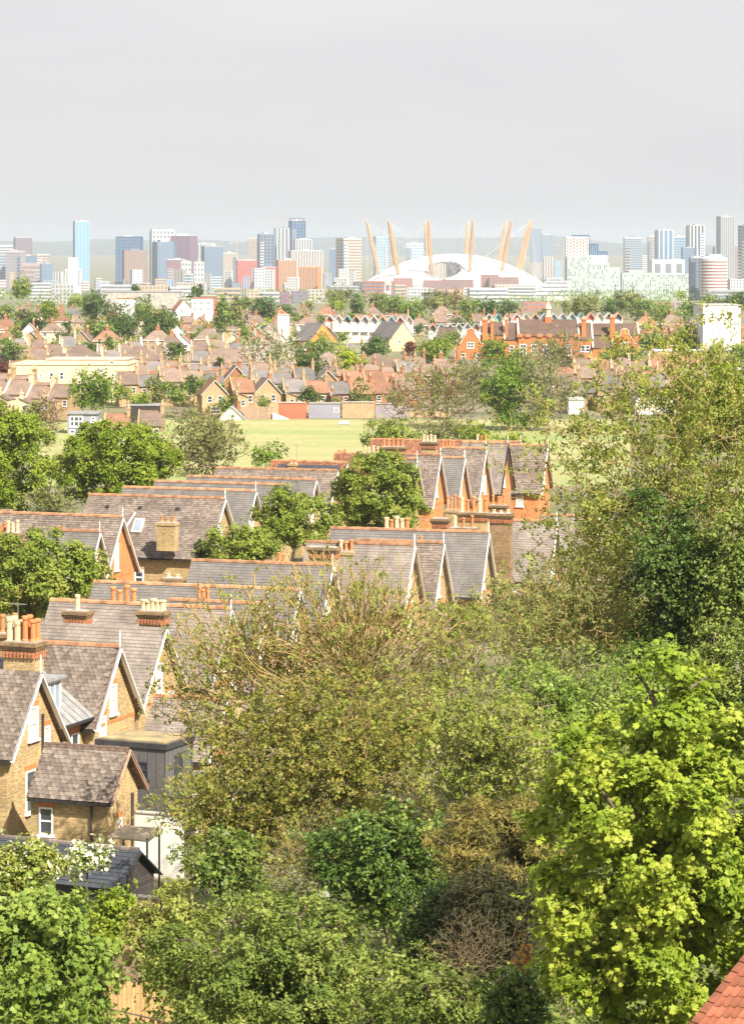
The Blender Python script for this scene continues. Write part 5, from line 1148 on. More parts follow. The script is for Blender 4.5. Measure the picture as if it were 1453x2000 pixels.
def nhouse(label, px, py, D, left, W, rise, a=20, wall='stock_brick', roof='slate', mode='courses', barge='white_paint', ridge='clay_ridge', wins=(), fwins=(), chims=(), finial=True, group='gabled houses below the hill',
           ridge_single=False, gutter='black_paint', pipe=None, xgable=None, band=True, name='gabled_house', bargew=.26):
    k = mpp(D); A = radians(a); p = at(px, py, D); g = gz(D); hr = p.z - g; e = hr - rise; L = (px - left) * k / cos(A); s = rise / (W / 2)
    rs = random.Random(int(px * 7 + py))
    r = empty(name, (p.x, p.y, g), label, 'house', group, -A)
    bpy.context.view_layer.update()
    MB().prism([(-W / 2, 0), (W / 2, 0), (W / 2, e), (0, hr), (-W / 2, e)], -L, 0).build('wall', wall, r)
    ov, ox = .28, .34; lift = .13
    roof_slope(r, (-L - .1, -W / 2 - ov, e - ov * s + lift), (ox, -W / 2 - ov, e - ov * s + lift), (ox, 0, hr + lift), (-L - .1, 0, hr + lift), roof, mode, rs=rs)
    roof_slope(r, (ox, W / 2 + ov, e - ov * s + lift), (-L - .1, W / 2 + ov, e - ov * s + lift), (-L - .1, 0, hr + lift), (ox, 0, hr + lift), roof, 'courses', rs=rs)
    if ridge: ridge_tiles(r, (-L - .1, 0, hr + lift + .06), (ox, 0, hr + lift + .06), ridge_single, ridge)
    for sgn in (-1, 1):
        MB().beam((ox + .03, sgn * (W / 2 + ov + .02), e - ov * s + .02), (ox + .03, 0, hr + .02), .07, bargew, (1, 0, 0)).build('bargeboard', barge, r)
        MB().beam((ox + .07, sgn * (W / 2 + ov + .02), e - ov * s + .16), (ox + .07, 0, hr + .17), .06, .06, (1, 0, 0)).build('barge_moulding', 'lead' if barge == 'white_paint' else barge, r)
    if finial: MB().lathe([(.04, -.5), (.045, .1), (.07, .16), (.03, .22), (.03, .42), (.055, .48), (.012, .85)], 6, (ox + .03, 0, hr + .15)).build('finial', 'white_paint', r)
    if gutter: MB().beam((-L, -W / 2 - ov - .06, e - ov * s + .03), (ox, -W / 2 - ov - .06, e - ov * s + .03), .12, .12).build('gutter', gutter, r)
    for (y, dz_, w, h, *ex) in wins: window(r, (0, y, hr - dz_), w, h, 0.0, **(ex[0] if ex else {}))
    for (x, dz_, w, h, *ex) in fwins: window(r, (x, -W / 2, hr - dz_), w, h, -pi / 2, **(ex[0] if ex else {}))
    if pipe is not None: MB().tube((.1, pipe, 0), (.1, pipe, hr - 1.0 - abs(pipe) * s), .06, .06, 6).build('drainpipe', 'dark_metal', r)
    if band: MB().box(-.01, .02, -W / 2 + .02, W / 2 - .02, e - .35, e - .2).build('brick_band', 'orange_lintel', r)
    Mi = r.matrix_basis.inverted()
    for (cpx, cyt, wpx, n, cD, potm, *ex) in chims:
        w = wpx * mpp(cD); q = Mi @ at(cpx, cyt, cD); kw = ex[0] if ex else {}; H = kw.pop('H', 2.2); dd = kw.pop('dd', .75)
        co_ = chimney(r, (q.x, q.y, q.z - H), w, dd, H, n, potm=potm, **kw)
        if int(cpx) % 3 == 0: aerial(co_, (w / 2 - .1, .2, H), 1.7)
    if xgable:      # small cross gable on the camera slope: px of apex, its row, half width
        gx, gw, gh = xgable; ye = -W / 2 * .55; z0 = hr + lift + ye * s
        b = MB(); b.face([(gx - gw, ye - .05, z0), (gx + gw, ye - .05, z0), (gx, ye - .05, z0 + gh)]); b.build('cross_gable', 'cream_paint', r)
        yb = ye + gh / s
        for sg in (-1, 1):
            q_ = [(gx + sg * (gw + .15), ye - .2, z0 - .08), (gx, ye - .2, z0 + gh + .1), (gx, yb, z0 + gh + .1), (gx + sg * (gw + .15), ye + .05, z0 - .02)]
            MB().slab(*(q_ if sg < 0 else [q_[1], q_[0], q_[3], q_[2]]), .07).build('cross_gable_roof', roof, r)
            MB().beam((gx + sg * (gw + .15), ye - .24, z0 - .1), (gx, ye - .24, z0 + gh + .06), .06, .2, (0, 1, 0)).build('cross_bargeboard', 'clay_ridge' if xgable[2] < .9 else 'cream_paint', r)
    return r
def aerial(parent, loc, h=1.5):
    b = MB().tube((0, 0, 0), (0, 0, h), .025, .02, 5); b.tube((-.5, 0, h - .1), (.5, 0, h - .1), .018, .018, 4)
    for i in range(6): b.tube((-.45 + i * .18, -.22, h - .1), (-.45 + i * .18, .22, h - .1), .012, .012, 4)
    return b.build('aerial', 'lead', parent, loc)
CLAY, CREAM, MIXP = ('clay_pot',), ('cream_pot',), ('cream_pot', 'clay_pot', 'clay_pot')
W1 = dict(pane='curtain_glass')
h1 = nhouse('nearest yellow brick gabled house with mottled brown tiles at left edge', 67, 1318, 140, -70, 5.2, 3.35, 22, roof='tile_brown', mode='tiles', ridge=None,
            wins=[(-.1, 2.3, .95, 1.55, W1), (-.35, 5.5, .95, 2.0), (1.25, 3.2, .65, 1.1, W1)], pipe=.75, band=False)
# link between the first two houses, its lead roof, dormer and big chimney
g = gz(140); hr = at(67, 1318, 140).z - g; e = hr - 3.35
MB().box(-6, -1.4, 2.6, 7.9, 0, e + .2).build('link_wall', 'stock_brick', h1)
MB().slab((-.9, 2.5, e + .1), (-.9, 8.0, e + .1), (-5.0, 8.0, hr - .2), (-5.0, 2.5, hr - .2), .1).build('link_roof', 'lead', h1)
b = MB()
for y in np.arange(2.9, 8, .65): b.beam((-.9, y, e + .14), (-5.0, y, hr - .16), .05, .05)
b.build('lead_rolls', 'lead', h1, kind='stuff')
MB().beam((-.85, 2.5, e + .03), (-.85, 8.0, e + .03), .12, .12).build('link_gutter', 'black_paint', h1)
MB().tube((-1.3, 5.3, 1.5), (-1.3, 5.3, e), .06, .06, 6).build('link_drainpipe', 'dark_metal', h1)
window(h1, (-1.4, 6.8, e - 1.2), .8, 1.2, 0)
dm = MB().box(-4.0, -1.9, 4.5, 6.2, e + .5, e + 2.25).build('dormer', 'slate', h1)
MB().box(-4.1, -1.6, 4.3, 6.4, e + 2.252, e + 2.38).build('dormer_roof', 'lead', dm)
b = MB()
for y0, y1 in ((4.5, 4.62), (5.0, 5.07), (5.5, 5.57), (6.08, 6.2)): b.box(-1.9, -1.83, y0, y1, e + .75, e + 2.2)
b.box(-1.9, -1.832, 4.5, 6.2, e + .6, e + .75).box(-1.9, -1.834, 4.5, 6.2, e + 2.1, e + 2.249).build('dormer_window', 'white_paint', dm)
MB().box(-1.9, -1.86, 4.6, 6.1, e + .75, e + 2.1).build('pane', 'glass_pale', dm)
chimney(h1, (-3.3, 5.6 - .6, e + .2), 1.75, .95, hr - e + .62, 4, rows=2, potm=('cream_pot', 'cream_pot', 'clay_pot', 'clay_pot'), ph=1.15, pr=.17)
nhouse('second yellow brick gabled house with brown tiles and white bargeboards', 222, 1268, 150, 46, 5.2, 3.4, 20, roof='tile_brown', mode='tiles', ridge_single=True,
       wins=[(-.05, 2.55, .8, 1.5, W1), (-1.3, 4.0, .75, 1.5, W1), (1.2, 5.2, .9, 1.3)])
nhouse('third gabled house with long smooth grey slate roof', 312, 1230, 160, 62, 5.6, 3.6, 20, roof='slate', ridge=None, finial=False, wins=[(-.1, 2.6, .8, 1.6, W1), (1.4, 4.2, .8, 1.3, W1)],
       chims=[(18, 1236, 40, 3, 163, CLAY, dict(H=2.6, ph=1.0))])
nhouse('slate-roofed house with small cream cross gable and two chimneys', 440, 1193, 173, 88, 5.6, 3.9, 20, roof='slate', wins=[(-.1, 2.5, .7, 1.9, W1), (1.3, 4.2, .7, 1.3, W1)],
       chims=[(152, 1192, 44, 1, 172, CREAM, dict(H=2.0, ph=.9)), (300, 1192, 50, 5, 172, CREAM, dict(H=2.2, ph=.6, pr=.2))], xgable=(-7.1, 1.35, .95))
nhouse('grey slate gabled house with white window behind yellow branches', 512, 1184, 181, 330, 5.2, 3.8, 20, roof='slate_clean', wins=[(-.1, 2.5, .7, 1.9, W1), (1.3, 4.3, .7, 1.2, W1)])
nhouse('blue-grey slated house with a row of red chimney pots', 575, 1156, 192, 174, 5.4, 3.8, 18, roof='slate_clean', wins=[(0, 2.6, .7, 1.8, W1)],
       chims=[(242, 1180, 58, 4, 188, CLAY, dict(H=1.8, ph=1.35, pr=.2, corb=False)), (338, 1128, 38, 2, 197, CREAM, dict(H=2.2, ph=.25)), (398, 1172, 26, 3, 189, CLAY, dict(H=1.6, ph=1.1, corb=False))])
nhouse('long slate-roofed house with orange ridge behind the bare branches', 640, 1108, 206, 372, 5.4, 3.9, 18, roof='slate_clean', wins=[(0, 2.6, .7, 1.8, W1)],
       chims=[(632, 1068, 55, 0, 213, CREAM, dict(H=1.8)), (550, 1092, 22, 2, 208, CLAY, dict(H=1.5, ph=.7, corb=False))])
nhouse('brown-grey slated house, leftmost of three gables amid bare branches', 800, 1068, 215, 600, 5.4, 4.2, 16, roof='slate', wins=[(0, 2.9, .7, 2.2, W1), (-.1, 5.6, .7, 1.5, W1)], barge='cream_paint',
       chims=[(676, 1070, 32, 3, 216, MIXP, dict(H=1.6, ph=.8, corb=False))])
nhouse('tile-roofed house, middle of three gables amid bare branches', 857, 1064, 222, 700, 5.2, 4.2, 16, roof='tile_grey_brown', wins=[(-.1, 2.8, .7, 2.2, W1), (.6, 5.4, .6, 1.6, W1)],
       chims=[(770, 1062, 52, 0, 222, CREAM, dict(H=1.5)), (822, 1056, 9, 1, 224, CLAY, dict(H=1.0, ph=.6, corb=False))])
nhouse('clean slate house, rightmost of three gables amid bare branches', 945, 1043, 229, 648, 5.4, 4.3, 15, roof='slate_clean', wins=[(-.3, 3.0, .7, 2.4, W1)],
       chims=[(775, 1038, 52, 5, 234, ('cream_pot', 'clay_pot', 'cream_pot'), dict(H=1.8, ph=1.1, pr=.2)), (860, 1012, 30, 0, 240, CREAM, dict(H=2.0)), (905, 1030, 52, 3, 237, MIXP, dict(H=1.8, ph=.9))])
nhouse('house with tall mottled brick chimney stack behind bare branches', 1078, 1022, 240, 985, 5.4, 4.2, 15, roof='slate', wins=[(-.2, 3.0, .7, 2.2, W1)],
       chims=[(978, 1002, 42, 3, 237, CREAM, dict(H=5.5, ph=.25, brick='stock_brick_dark'))], fwins=[(-2.4, 5.2, .8, 1.6, W1)])
nhouse('slate house with white gable half hidden by the big right tree', 1160, 1012, 250, 1060, 5.4, 4.2, 15, roof='slate', wall='white_render', wins=[(0, 3.0, .7, 2.2, W1)])
# upper cluster in front of the field
UC = 'gabled houses in front of the field'
nhouse('leftmost steep gable of the upper cluster beside the round street tree', 807, 899, 283, 735, 5.0, 4.0, 17, roof='tile_grey_brown', wins=[(0, 2.6, .6, 1.8, W1)], group=UC)
nhouse('second steep gable of the upper cluster with white bargeboards', 853, 892, 287, 742, 5.2, 4.4, 17, roof='tile_grey_brown', wall='orange_brick', wins=[(-.2, 3.0, .6, 1.8, W1)], group=UC, chims=[(885, 990, 30, 4, 272, CLAY, dict(H=2.0, ph=1.3, corb=False)), (925, 1000, 60, 5, 268, MIXP, dict(H=1.8, ph=1.3, pr=.2))])
nhouse('third steep gable of the upper cluster with clean slates', 900, 897, 292, 812, 5.2, 4.4, 17, roof='slate_clean', wall='orange_brick', wins=[(-.2, 3.2, .6, 1.9, W1)], group=UC)
nhouse('fourth steep gable of the upper cluster with mottled tiles', 942, 879, 299, 866, 5.4, 4.6, 17, roof='tile_grey_brown', wall='orange_brick', wins=[(-.3, 3.2, .6, 1.9, W1), (.9, 3.6, .6, 1.9, W1)], group=UC, chims=[(973, 986, 32, 3, 275, CLAY, dict(H=2.0, ph=.9))])
nhouse('fifth steep gable of the upper cluster with black bargeboards', 985, 868, 305, 905, 5.4, 4.6, 17, roof='slate', wall='orange_brick', barge='black_paint', wins=[(-.3, 3.4, .6, 1.9, W1)], group=UC)
nhouse('brown tiled house at the right end of the upper cluster', 1062, 873, 312, 975, 6.0, 4.4, 15, roof='tile_grey_brown', wall='orange_brick', wins=[(0, 3.0, .6, 1.8, W1)], group=UC, fwins=[(-2, 5.4, .8, 1.4, W1)])
nhouse('long orange-ridged house along the back of the upper cluster', 1010, 866, 324, 726, 5.4, 3.6, 15, roof='tile_clay', wins=[(0, 2.6, .6, 1.8, W1)], group=UC,
       chims=[(768, 872, 46, 5, 318, CLAY, dict(H=1.8, ph=.9)), (838, 862, 30, 4, 322, CREAM, dict(H=1.8, ph=.7)), (875, 876, 28, 4, 316, CLAY, dict(H=1.8, ph=.9)), (940, 862, 24, 3, 326, MIXP, dict(H=1.8, ph=.7)), (725, 884, 34, 4, 314, CREAM, dict(H=1.8, ph=.7))])
nhouse('orange-tiled house behind the upper cluster, left end', 745, 890, 318, 655, 5.4, 3.4, 15, roof='tile_clay', group=UC, finial=False, chims=[(668, 890, 18, 3, 320, CLAY, dict(H=1.6, ph=.9, corb=False))])
# left row
LR = 'gabled houses of the left row'
nhouse('tiled house at the left edge with white bargeboards and bay roof', 232, 1013, 235, -40, 6.0, 4.3, 20, roof='tile_grey_brown', wall='orange_brick', wins=[(-.4, 3.0, .8, 2.2, W1)], group=LR, chims=[(26, 1040, 30, 3, 233, CREAM, dict(H=1.5, ph=.9)), (120, 1036, 20, 2, 234, CLAY, dict(H=1.2, ph=.6, corb=False)), (3, 1034, 26, 3, 234, CLAY, dict(H=1.2, ph=.7, corb=False))])
nhouse('low slate front gable before the tiled house at the left edge', 187, 1042, 228, 100, 3.6, 3.0, 20, roof='slate_clean', group=LR, wins=[(0, 2.2, .6, 1.4, W1)])
nhouse('terracotta-ridged roof end at the left edge behind the others', 20, 1002, 250, -70, 6.0, 3.2, 12, roof='tile_clay', group=LR, finial=False)
L1 = nhouse('broad tiled house with skylight and brick chimney on its slope', 432, 977, 247, 168, 7.4, 4.4, 18, roof='tile_grey_brown', wall='stock_brick', wins=[(-.3, 3.0, .8, 2.0, W1)], fwins=[(-5.9, 6.3, .85, 1.25, dict(lintel=None, fw=.13))], group=LR,
            chims=[(328, 1014, 38, 3, 243.6, CLAY, dict(H=2.6, ph=.45, corb=False, dd=.9))])
s = 4.4 / 3.7; hr = at(432, 977, 247).z - gz(247)
for (x, y) in ((-6.7, -2.0),):
    z = hr + .2 + y * s; nn = Vector((0, -s, 1)).normalized(); up = Vector((0, 1, s)).normalized()
    def q(dx, du, dn): return Vector((x + dx, y, z)) + up * du + nn * dn
    o = MB().slab(q(-.45, -.7, .12), q(.45, -.7, .12), q(.45, .7, .12), q(-.45, .7, .12), .14).build('skylight', 'cream_paint', L1)
    MB().slab(q(-.33, -.58, .14), q(.33, -.58, .14), q(.33, .58, .14), q(-.33, .58, .14), .03).build('pane', 'glass_pale', o)
for x in (-10.0, -7.0, -3.6): MB().box(x - .14, x + .14, -.95, -.7, hr - .85, hr - .62).build('roof_vent', 'dark_metal', L1)
MB().beam((-7.3, -1.2, hr - 1.15), (-8.6, -4.05, hr - 4.5), .1, .1).build('soil_pipe', 'white_paint', L1)
nhouse('clean slate house behind the broad tiled one, with orange ridge', 492, 962, 257, 236, 6.4, 4.3, 18, roof='slate_clean', group=LR, wins=[(0, 3, .7, 1.8, W1)], xgable=(-7.2, .95, .7))
nhouse('slate house with long orange ridge, third in the left row', 552, 950, 266, 298, 6.2, 4.2, 18, roof='slate_clean', group=LR, wins=[(0, 3, .7, 1.8, W1)], xgable=(-4.6, .9, .65), finial=False)
nhouse('slate house with white bargeboard, fourth in the left row', 610, 940, 276, 362, 6.0, 4.0, 18, roof='slate_clean', group=LR, wins=[(0, 3, .7, 1.8, W1)], finial=False)
nhouse('house with black fascia under orange ridge, fifth in the left row', 652, 922, 287, 420, 6.0, 3.8, 16, roof='tile_grey_brown', group=LR, xgable=(-6.2, .9, .65), finial=False, gutter='black_paint')
L6 = nhouse('house with a row of dark solar panels near the field', 672, 906, 299, 530, 5.6, 3.4, 16, roof='tile_clay', group=LR, finial=False, chims=[(573, 900, 16, 2, 300, CLAY, dict(H=1.3, ph=.4, corb=False))])
hr = at(672, 906, 299).z - gz(299); s = 3.4 / 2.8
for i in range(9):
    x = -6.9 + i * .74; MB().slab((x, -1.15, hr - 1.15 * s + .3), (x + .66, -1.15, hr - 1.15 * s + .3), (x + .66, -.35, hr - .35 * s + .3), (x, -.35, hr - .35 * s + .3), .05).build('solar_panel', 'slate_new', L6)

# ------------------------------------------------------------------ back extensions and gardens below the first house
ext = nhouse('small brick back extension with mottled tiled roof', 240, 1471, 134, 86, 3.3, 1.75, 20, roof='tile_brown', mode='tiles', ridge='tile_brown', finial=False, barge='weathered_wood', bargew=.1, band=False,
             fwins=[(-3.05, 3.0, .7, 1.25)], wins=[(-.3, 3.2, .35, .6)], name='back_extension', pipe=.9, ridge_single=True)
hr = at(240, 1471, 134).z - gz(134)
MB().box(-4.4, .25, -1.75, 1.7, 0, 1.35).build('plinth', 'white_render', ext)
MB().tube((-.75, -1.75, 1.3), (-.75, -1.75, hr - 1.9), .055, .055, 6).build('drainpipe', 'dark_metal', ext); MB().tube((-4.0, -1.8, 1.45), (-.7, -1.8, 1.3), .055, .055, 6).build('drainpipe', 'dark_metal', ext)
zr = empty('zinc_extension', at(325, 1452, 138) * 1.0, 'dark grey zinc-clad box extension with mossy flat roof', 'extension', None, radians(-24)); zt = at(325, 1452, 138).z; zg = gz(138); zr.location.z = zg; H = zt - zg
MB().box(-3.7, 0, 0, 2.7, 0, H - .3).build('wall', 'zinc', zr); MB().box(-3.8, .1, -.1, 2.8, H - .298, H - .05).build('fascia', 'dark_metal', zr); MB().box(-3.6, -.1, .1, 2.6, H - .05, H + .02).build('green_roof', 'moss_flat', zr)
for i in range(9): MB().box(-3.7 + i * .46 - .012, -3.7 + i * .46 + .012, -.03, .0, 0, H - .3).build('seam', 'zinc', zr)
for i in range(6): MB().box(0, .03, .2 + i * .46 - .012, .2 + i * .46 + .012, 0, H - .3).build('seam', 'zinc', zr)
window(zr, (-1.4, 0, H - 1.35), .9, .8, -pi / 2, frame='dark_metal', lintel=None, sill='dark_metal'); window(zr, (0, 1.2, H - 1.8), .8, 2.2, 0, frame='dark_metal', lintel=None, sill=None)
wr = empty('white_wall', at(300, 1590, 135), 'white rendered garden wall beside the canopy', 'wall', None, radians(-20)); wr.location.z = gz(135)
MB().box(-1.1, 1.4, 0, .3, 0, at(300, 1590, 135).z - gz(135)).build('wall', 'white_render', wr); MB().box(-1.15, 1.45, -.05, .35, at(300, 1590, 135).z - gz(135) + .002, at(300, 1590, 135).z - gz(135) + .06).build('coping', 'concrete', wr)
wr = empty('white_outhouse', at(395, 1530, 145), 'white rendered outhouse seen between the branches', 'outhouse', None, radians(-20)); wr.location.z = gz(145); H = at(395, 1530, 145).z - gz(145)
MB().box(-1.6, 2.2, 0, 2.5, 0, H).build('wall', 'white_render', wr); MB().box(-1.7, 2.3, -.1, 2.6, H + .002, H + .12).build('roof', 'lead', wr); window(wr, (-.9, 0, H - .9), .8, .9, -pi / 2, lintel=None)
hb_ = nhouse('low brick rear wing with slate roof behind the zinc extension', 430, 1372, 158, 300, 4.6, 2.6, 20, roof='slate', finial=False, ridge='clay_ridge', wins=[(0, 3.4, .8, 1.2)], fwins=[(-1.8, 3.9, .8, 1.2)], name='rear_wing', band=False)
nhouse('another slate rear wing half hidden by yellow branches', 545, 1330, 176, 440, 4.6, 2.8, 20, roof='slate', finial=False, fwins=[(-1.4, 4.0, .7, 1.2)], name='rear_wing', band=False)
cn = empty('canopy', at(265, 1634, 131), 'tan felt canopy roof on thin posts', 'canopy', None, radians(-20)); zc = at(265, 1626, 131).z; cn.location.z = gz(131); H = zc - gz(131)
MB().slab((-1.1, -.6, H - .15), (.9, -.6, H - .2), (1.0, .8, H + .1), (-1.0, .8, H + .12), .06).build('canopy_roof', 'felt_tan', cn)
for x, y in ((-.95, -.5), (.8, -.5), (.85, .7), (-.9, .7)): MB().box(x - .035, x + .035, y - .035, y + .035, 0, H - .12).build('post', 'dark_metal', cn)
# long shed with slate roof and black boarded gable
D = 122; p = at(265, 1664, D); g = gz(D); A = radians(24); W = 3.3; rise = 1.15; hr = p.z - g; e = hr - rise; L = 7.6
sh = empty('garden_shed', (p.x, p.y, g), 'long garden shed with dark slates and black boarded gable', 'shed', None, -A)
MB().prism([(-W / 2, 0), (W / 2, 0), (W / 2, e), (0, hr), (-W / 2, e)], -L, -.04).build('wall', 'dark_board', sh)
z = e - .9; i = 0
while z < hr - .1:
    hw = W / 2 if z < e else W / 2 * (hr - z) / rise
    MB().hexa([(-.04, -hw, z), (.012, -hw, z), (-.04, hw, z), (.012, hw, z), (-.04, -hw * .97, z + .13), (-.015, -hw * .97, z + .13), (-.04, hw * .97, z + .13), (-.015, hw * .97, z + .13)]).build('board', 'dark_board', sh); z += .135
s = rise / (W / 2); roof_slope(sh, (-L, -W / 2 - .2, e - .2 * s + .1), (.2, -W / 2 - .2, e - .2 * s + .1), (.2, 0, hr + .1), (-L, 0, hr + .1), 'slate_new'); roof_slope(sh, (.2, W / 2 + .2, e - .2 * s + .1), (-L, W / 2 + .2, e - .2 * s + .1), (-L, 0, hr + .1), (.2, 0, hr + .1), 'slate_new')
ridge_tiles(sh, (-L, 0, hr + .12), (.2, 0, hr + .12), True, 'slate_tile_piece', r=.08)
for sg in (-1, 1): MB().beam((.22, sg * (W / 2 + .2), e - .2 * s), (.22, 0, hr), .05, .18, (1, 0, 0)).build('bargeboard', 'black_paint', sh)
gw_ = empty('garden_wall', at(248, 1745, 119), 'tan brick garden wall below the shed gable', 'wall', None, radians(-18)); gw_.location.z = gz(119); H = at(248, 1752, 119).z - gz(119)
MB().box(-1.0, 1.6, 0, .25, 0, H).build('wall', 'tan_brick', gw_); MB().box(-1.05, 1.65, -.04, .29, H + .002, H + .08).build('coping', 'concrete', gw_)
def fence(label, px0, px1, py, D, H, mat, ang=0.0):
    k = mpp(D); p = at((px0 + px1) / 2, py, D); g = gz(D); r = empty('board_fence', (p.x, p.y, g), label, 'fence', 'board fences in the near gardens', radians(ang)); w = (px1 - px0) * k; n = int(w / .15); zt = p.z - g
    rs = random.Random(int(px0))
    for i in range(n): MB().box(-w / 2 + i * .15, -w / 2 + i * .15 + .138, rs.uniform(-.012, .012), .025, min(zt - H, -.05), zt + rs.uniform(-.03, .03)).build('board', mat, r)
    for z in (zt - .25, zt - H + .3): MB().box(-w / 2, w / 2, .03, .09, z - .05, z + .05).build('rail', mat, r)
    for x in (-w / 2, 0, w / 2): MB().box(x - .06, x + .06, .09, .2, -.3, zt + .06).build('post', mat, r)
fence('weathered pinkish board fence between the front shrubs', 190, 300, 1848, 106, 1.8, 'weathered_wood', -15)
fence('newer orange board fence low between the front shrubs', 205, 350, 1918, 98, 2.0, 'new_wood', 8)
sl = empty('street_lamp', at(632, 1750, 91), 'grey street lamp head poking out of the foliage', 'street lamp'); zl = at(632, 1748, 91).z; sl.location.z = gz(91); H = zl - gz(91)
MB().lathe([(.09, 0), (.06, H - .3), (.05, H - .05)], 8).build('post', 'dark_metal', sl); MB().hexa([(-.22, -.16, H - .02), (.22, -.16, H - .02), (-.22, .16, H - .02), (.22, .16, H - .02), (-.12, -.1, H + .1), (.12, -.1, H + .1), (-.12, .1, H + .1), (.12, .1, H + .1)]).build('lamp_head', 'lead', sl)

# ------------------------------------------------------------------ tiled roof corner at the bottom right
D = 60; c0 = at(1453, 1888, D); rr0 = empty('tiled_roof', c0, 'corner of an orange double-roll tiled roof at the bottom right', 'roof', None, 0.0)
# verge runs from upper right to lower left; slope faces the camera and right
vg = (at(1362, 2004, D - 1.6) - c0); vdir = vg.normalized(); hz = Vector((cos(radians(-8)), sin(radians(-8)), 0)); nn = hz.cross(-vdir).normalized()
if nn.z < 0: nn = -nn
gauge, tw = .36, .32
b = MB(); n = 8; seg = []
prof = [(t_ / 8 * tw, 0.05 * max(0, sin(2 * pi * (t_ / 8) * 2)) ) for t_ in range(9)]
top = [hz * x + nn * (z + .035) for x, z in prof]; low = [hz * x + nn * (z + .055) + vdir * (gauge + .05) for x, z in prof]
for i in range(8): b.face([top[i], low[i], low[i + 1], top[i + 1]]); b.face([low[i], low[i] - nn * .03, low[i + 1] - nn * .03, low[i + 1]])
b.face([top[0], top[0] - nn * .03, low[0] - nn * .03, low[0]])
me = b.mesh('roof_tile'); me.materials.append(MATS['pantile'])
for i in range(-8, 14):
    for j in range(0, 14):
        o = bpy.data.objects.new('roof_tile', me); COL.objects.link(o); o.parent = rr0; o.location = vdir * (gauge * i) + hz * (tw * j)
MB().slab(vdir * (-8 * gauge), vdir * (14 * gauge), vdir * (14 * gauge) + hz * 14 * tw, vdir * (-8 * gauge) + hz * 14 * tw, .12).build('roof_deck', 'weathered_wood', rr0)
for i in range(-8, 14): MB().beam(vdir * (gauge * i) + nn * .07 - hz * .05, vdir * (gauge * (i + 1) - .01) + nn * .09 - hz * .05, .16, .06, tuple(nn)).build('verge_tile', 'pantile', rr0)
w_ = MB(); a_ = vdir * (-8 * gauge) - nn * .14; e_ = vdir * (13.6 * gauge) - nn * .14; gzr = gz(D) - c0.z
w_.hexa([(a_.x, a_.y, gzr), (a_.x + 4, a_.y - .5, gzr), (e_.x, e_.y, gzr), (e_.x + 4, e_.y - .5, gzr), tuple(a_), tuple(a_ + hz * 4), tuple(e_), tuple(e_ + hz * 4)]); w_.build('wall', 'stock_brick', rr0)
# ------------------------------------------------------------------ trees of the middle ground and the hillside
mg = dict(group='trees around the near houses')
tree('large dark green tree at the left edge beside the round one', 8, 900, 112, 112, 305, 'leaf_bright', leafpx=5, cover=12, clump=.16, shell=.3, grow=1.02, lum=.05, jit=.15, **mg)
tree('big round dark green tree above the broad tiled house', 228, 915, 128, 95, 298, 'leaf_bright', leafpx=5, cover=13, clump=.13, lum=.03, shell=.28, grow=1.04, jit=.15, **mg)
tree('beige half-bare rounded tree left of the field', 402, 868, 82, 84, 350, 'leaf_olive', 'bark_tan', leafpx=4.5, cover=2.6, twig=1500, **mg)
tree('small upright green tree at the near edge of the field', 520, 888, 36, 40, 352, 'leaf_dark', leafpx=5, cover=2.2, clump=.35, **mg)
tree('round light green street tree in front of the upper cluster', 742, 965, 98, 84, 262, 'leaf_sycamore', leafpx=5.5, cover=12, clump=.14, lum=.05, shell=.3, grow=1.06, jit=.15, **mg)
tree('light green street tree left of the round one', 575, 1012, 80, 60, 252, 'leaf_sycamore', leafpx=5.5, cover=11, clump=.16, shell=.3, grow=1.08, jit=.15, **mg)
tree('pale green tree below the left row gables', 470, 1072, 78, 48, 234, 'leaf_sycamore', leafpx=5.5, cover=9, clump=.2, shell=.35, **mg)
tree('dark holly by the broad tiled house wall', 400, 1080, 26, 30, 236, 'leaf_ivy', leafpx=5, cover=5, clump=.35, name='shrub', cat='shrub', **mg)
tree('round light green sycamore at the left edge before the slate roofs', 60, 1128, 125, 96, 214, 'leaf_sycamore', leafpx=6.5, cover=13, clump=.14, lum=.05, shell=.3, grow=1.06, jit=.15, **mg)
tree('smaller sycamore branch tree beside the bay roof', 180, 1120, 42, 62, 218, 'leaf_sycamore', leafpx=7, cover=4, clump=.26, **mg)
tree('dome-shaped green tree before the field behind the orange ridges', 765, 855, 60, 42, 368, 'leaf_sycamore', leafpx=5, cover=5, clump=.24, **mg)
tree('loose olive green tree right of the dome-shaped one', 860, 848, 52, 28, 372, 'leaf_olive', leafpx=4.5, cover=2.5, twig=500, **mg)
tree('low green bush behind the chimneys before the field', 930, 846, 40, 20, 370, 'leaf_bright', leafpx=4.5, cover=4, **mg); tree('small green bush at the right of the chimneys before the field', 1002, 860, 36, 14, 366, 'leaf_bright', leafpx=4.5, cover=4, **mg)
tree('dull green bush below the round dark tree', 100, 985, 45, 35, 290, 'leaf_olive', leafpx=5, cover=3, twig=400, **mg)
fg = dict(group='trees on the hillside')
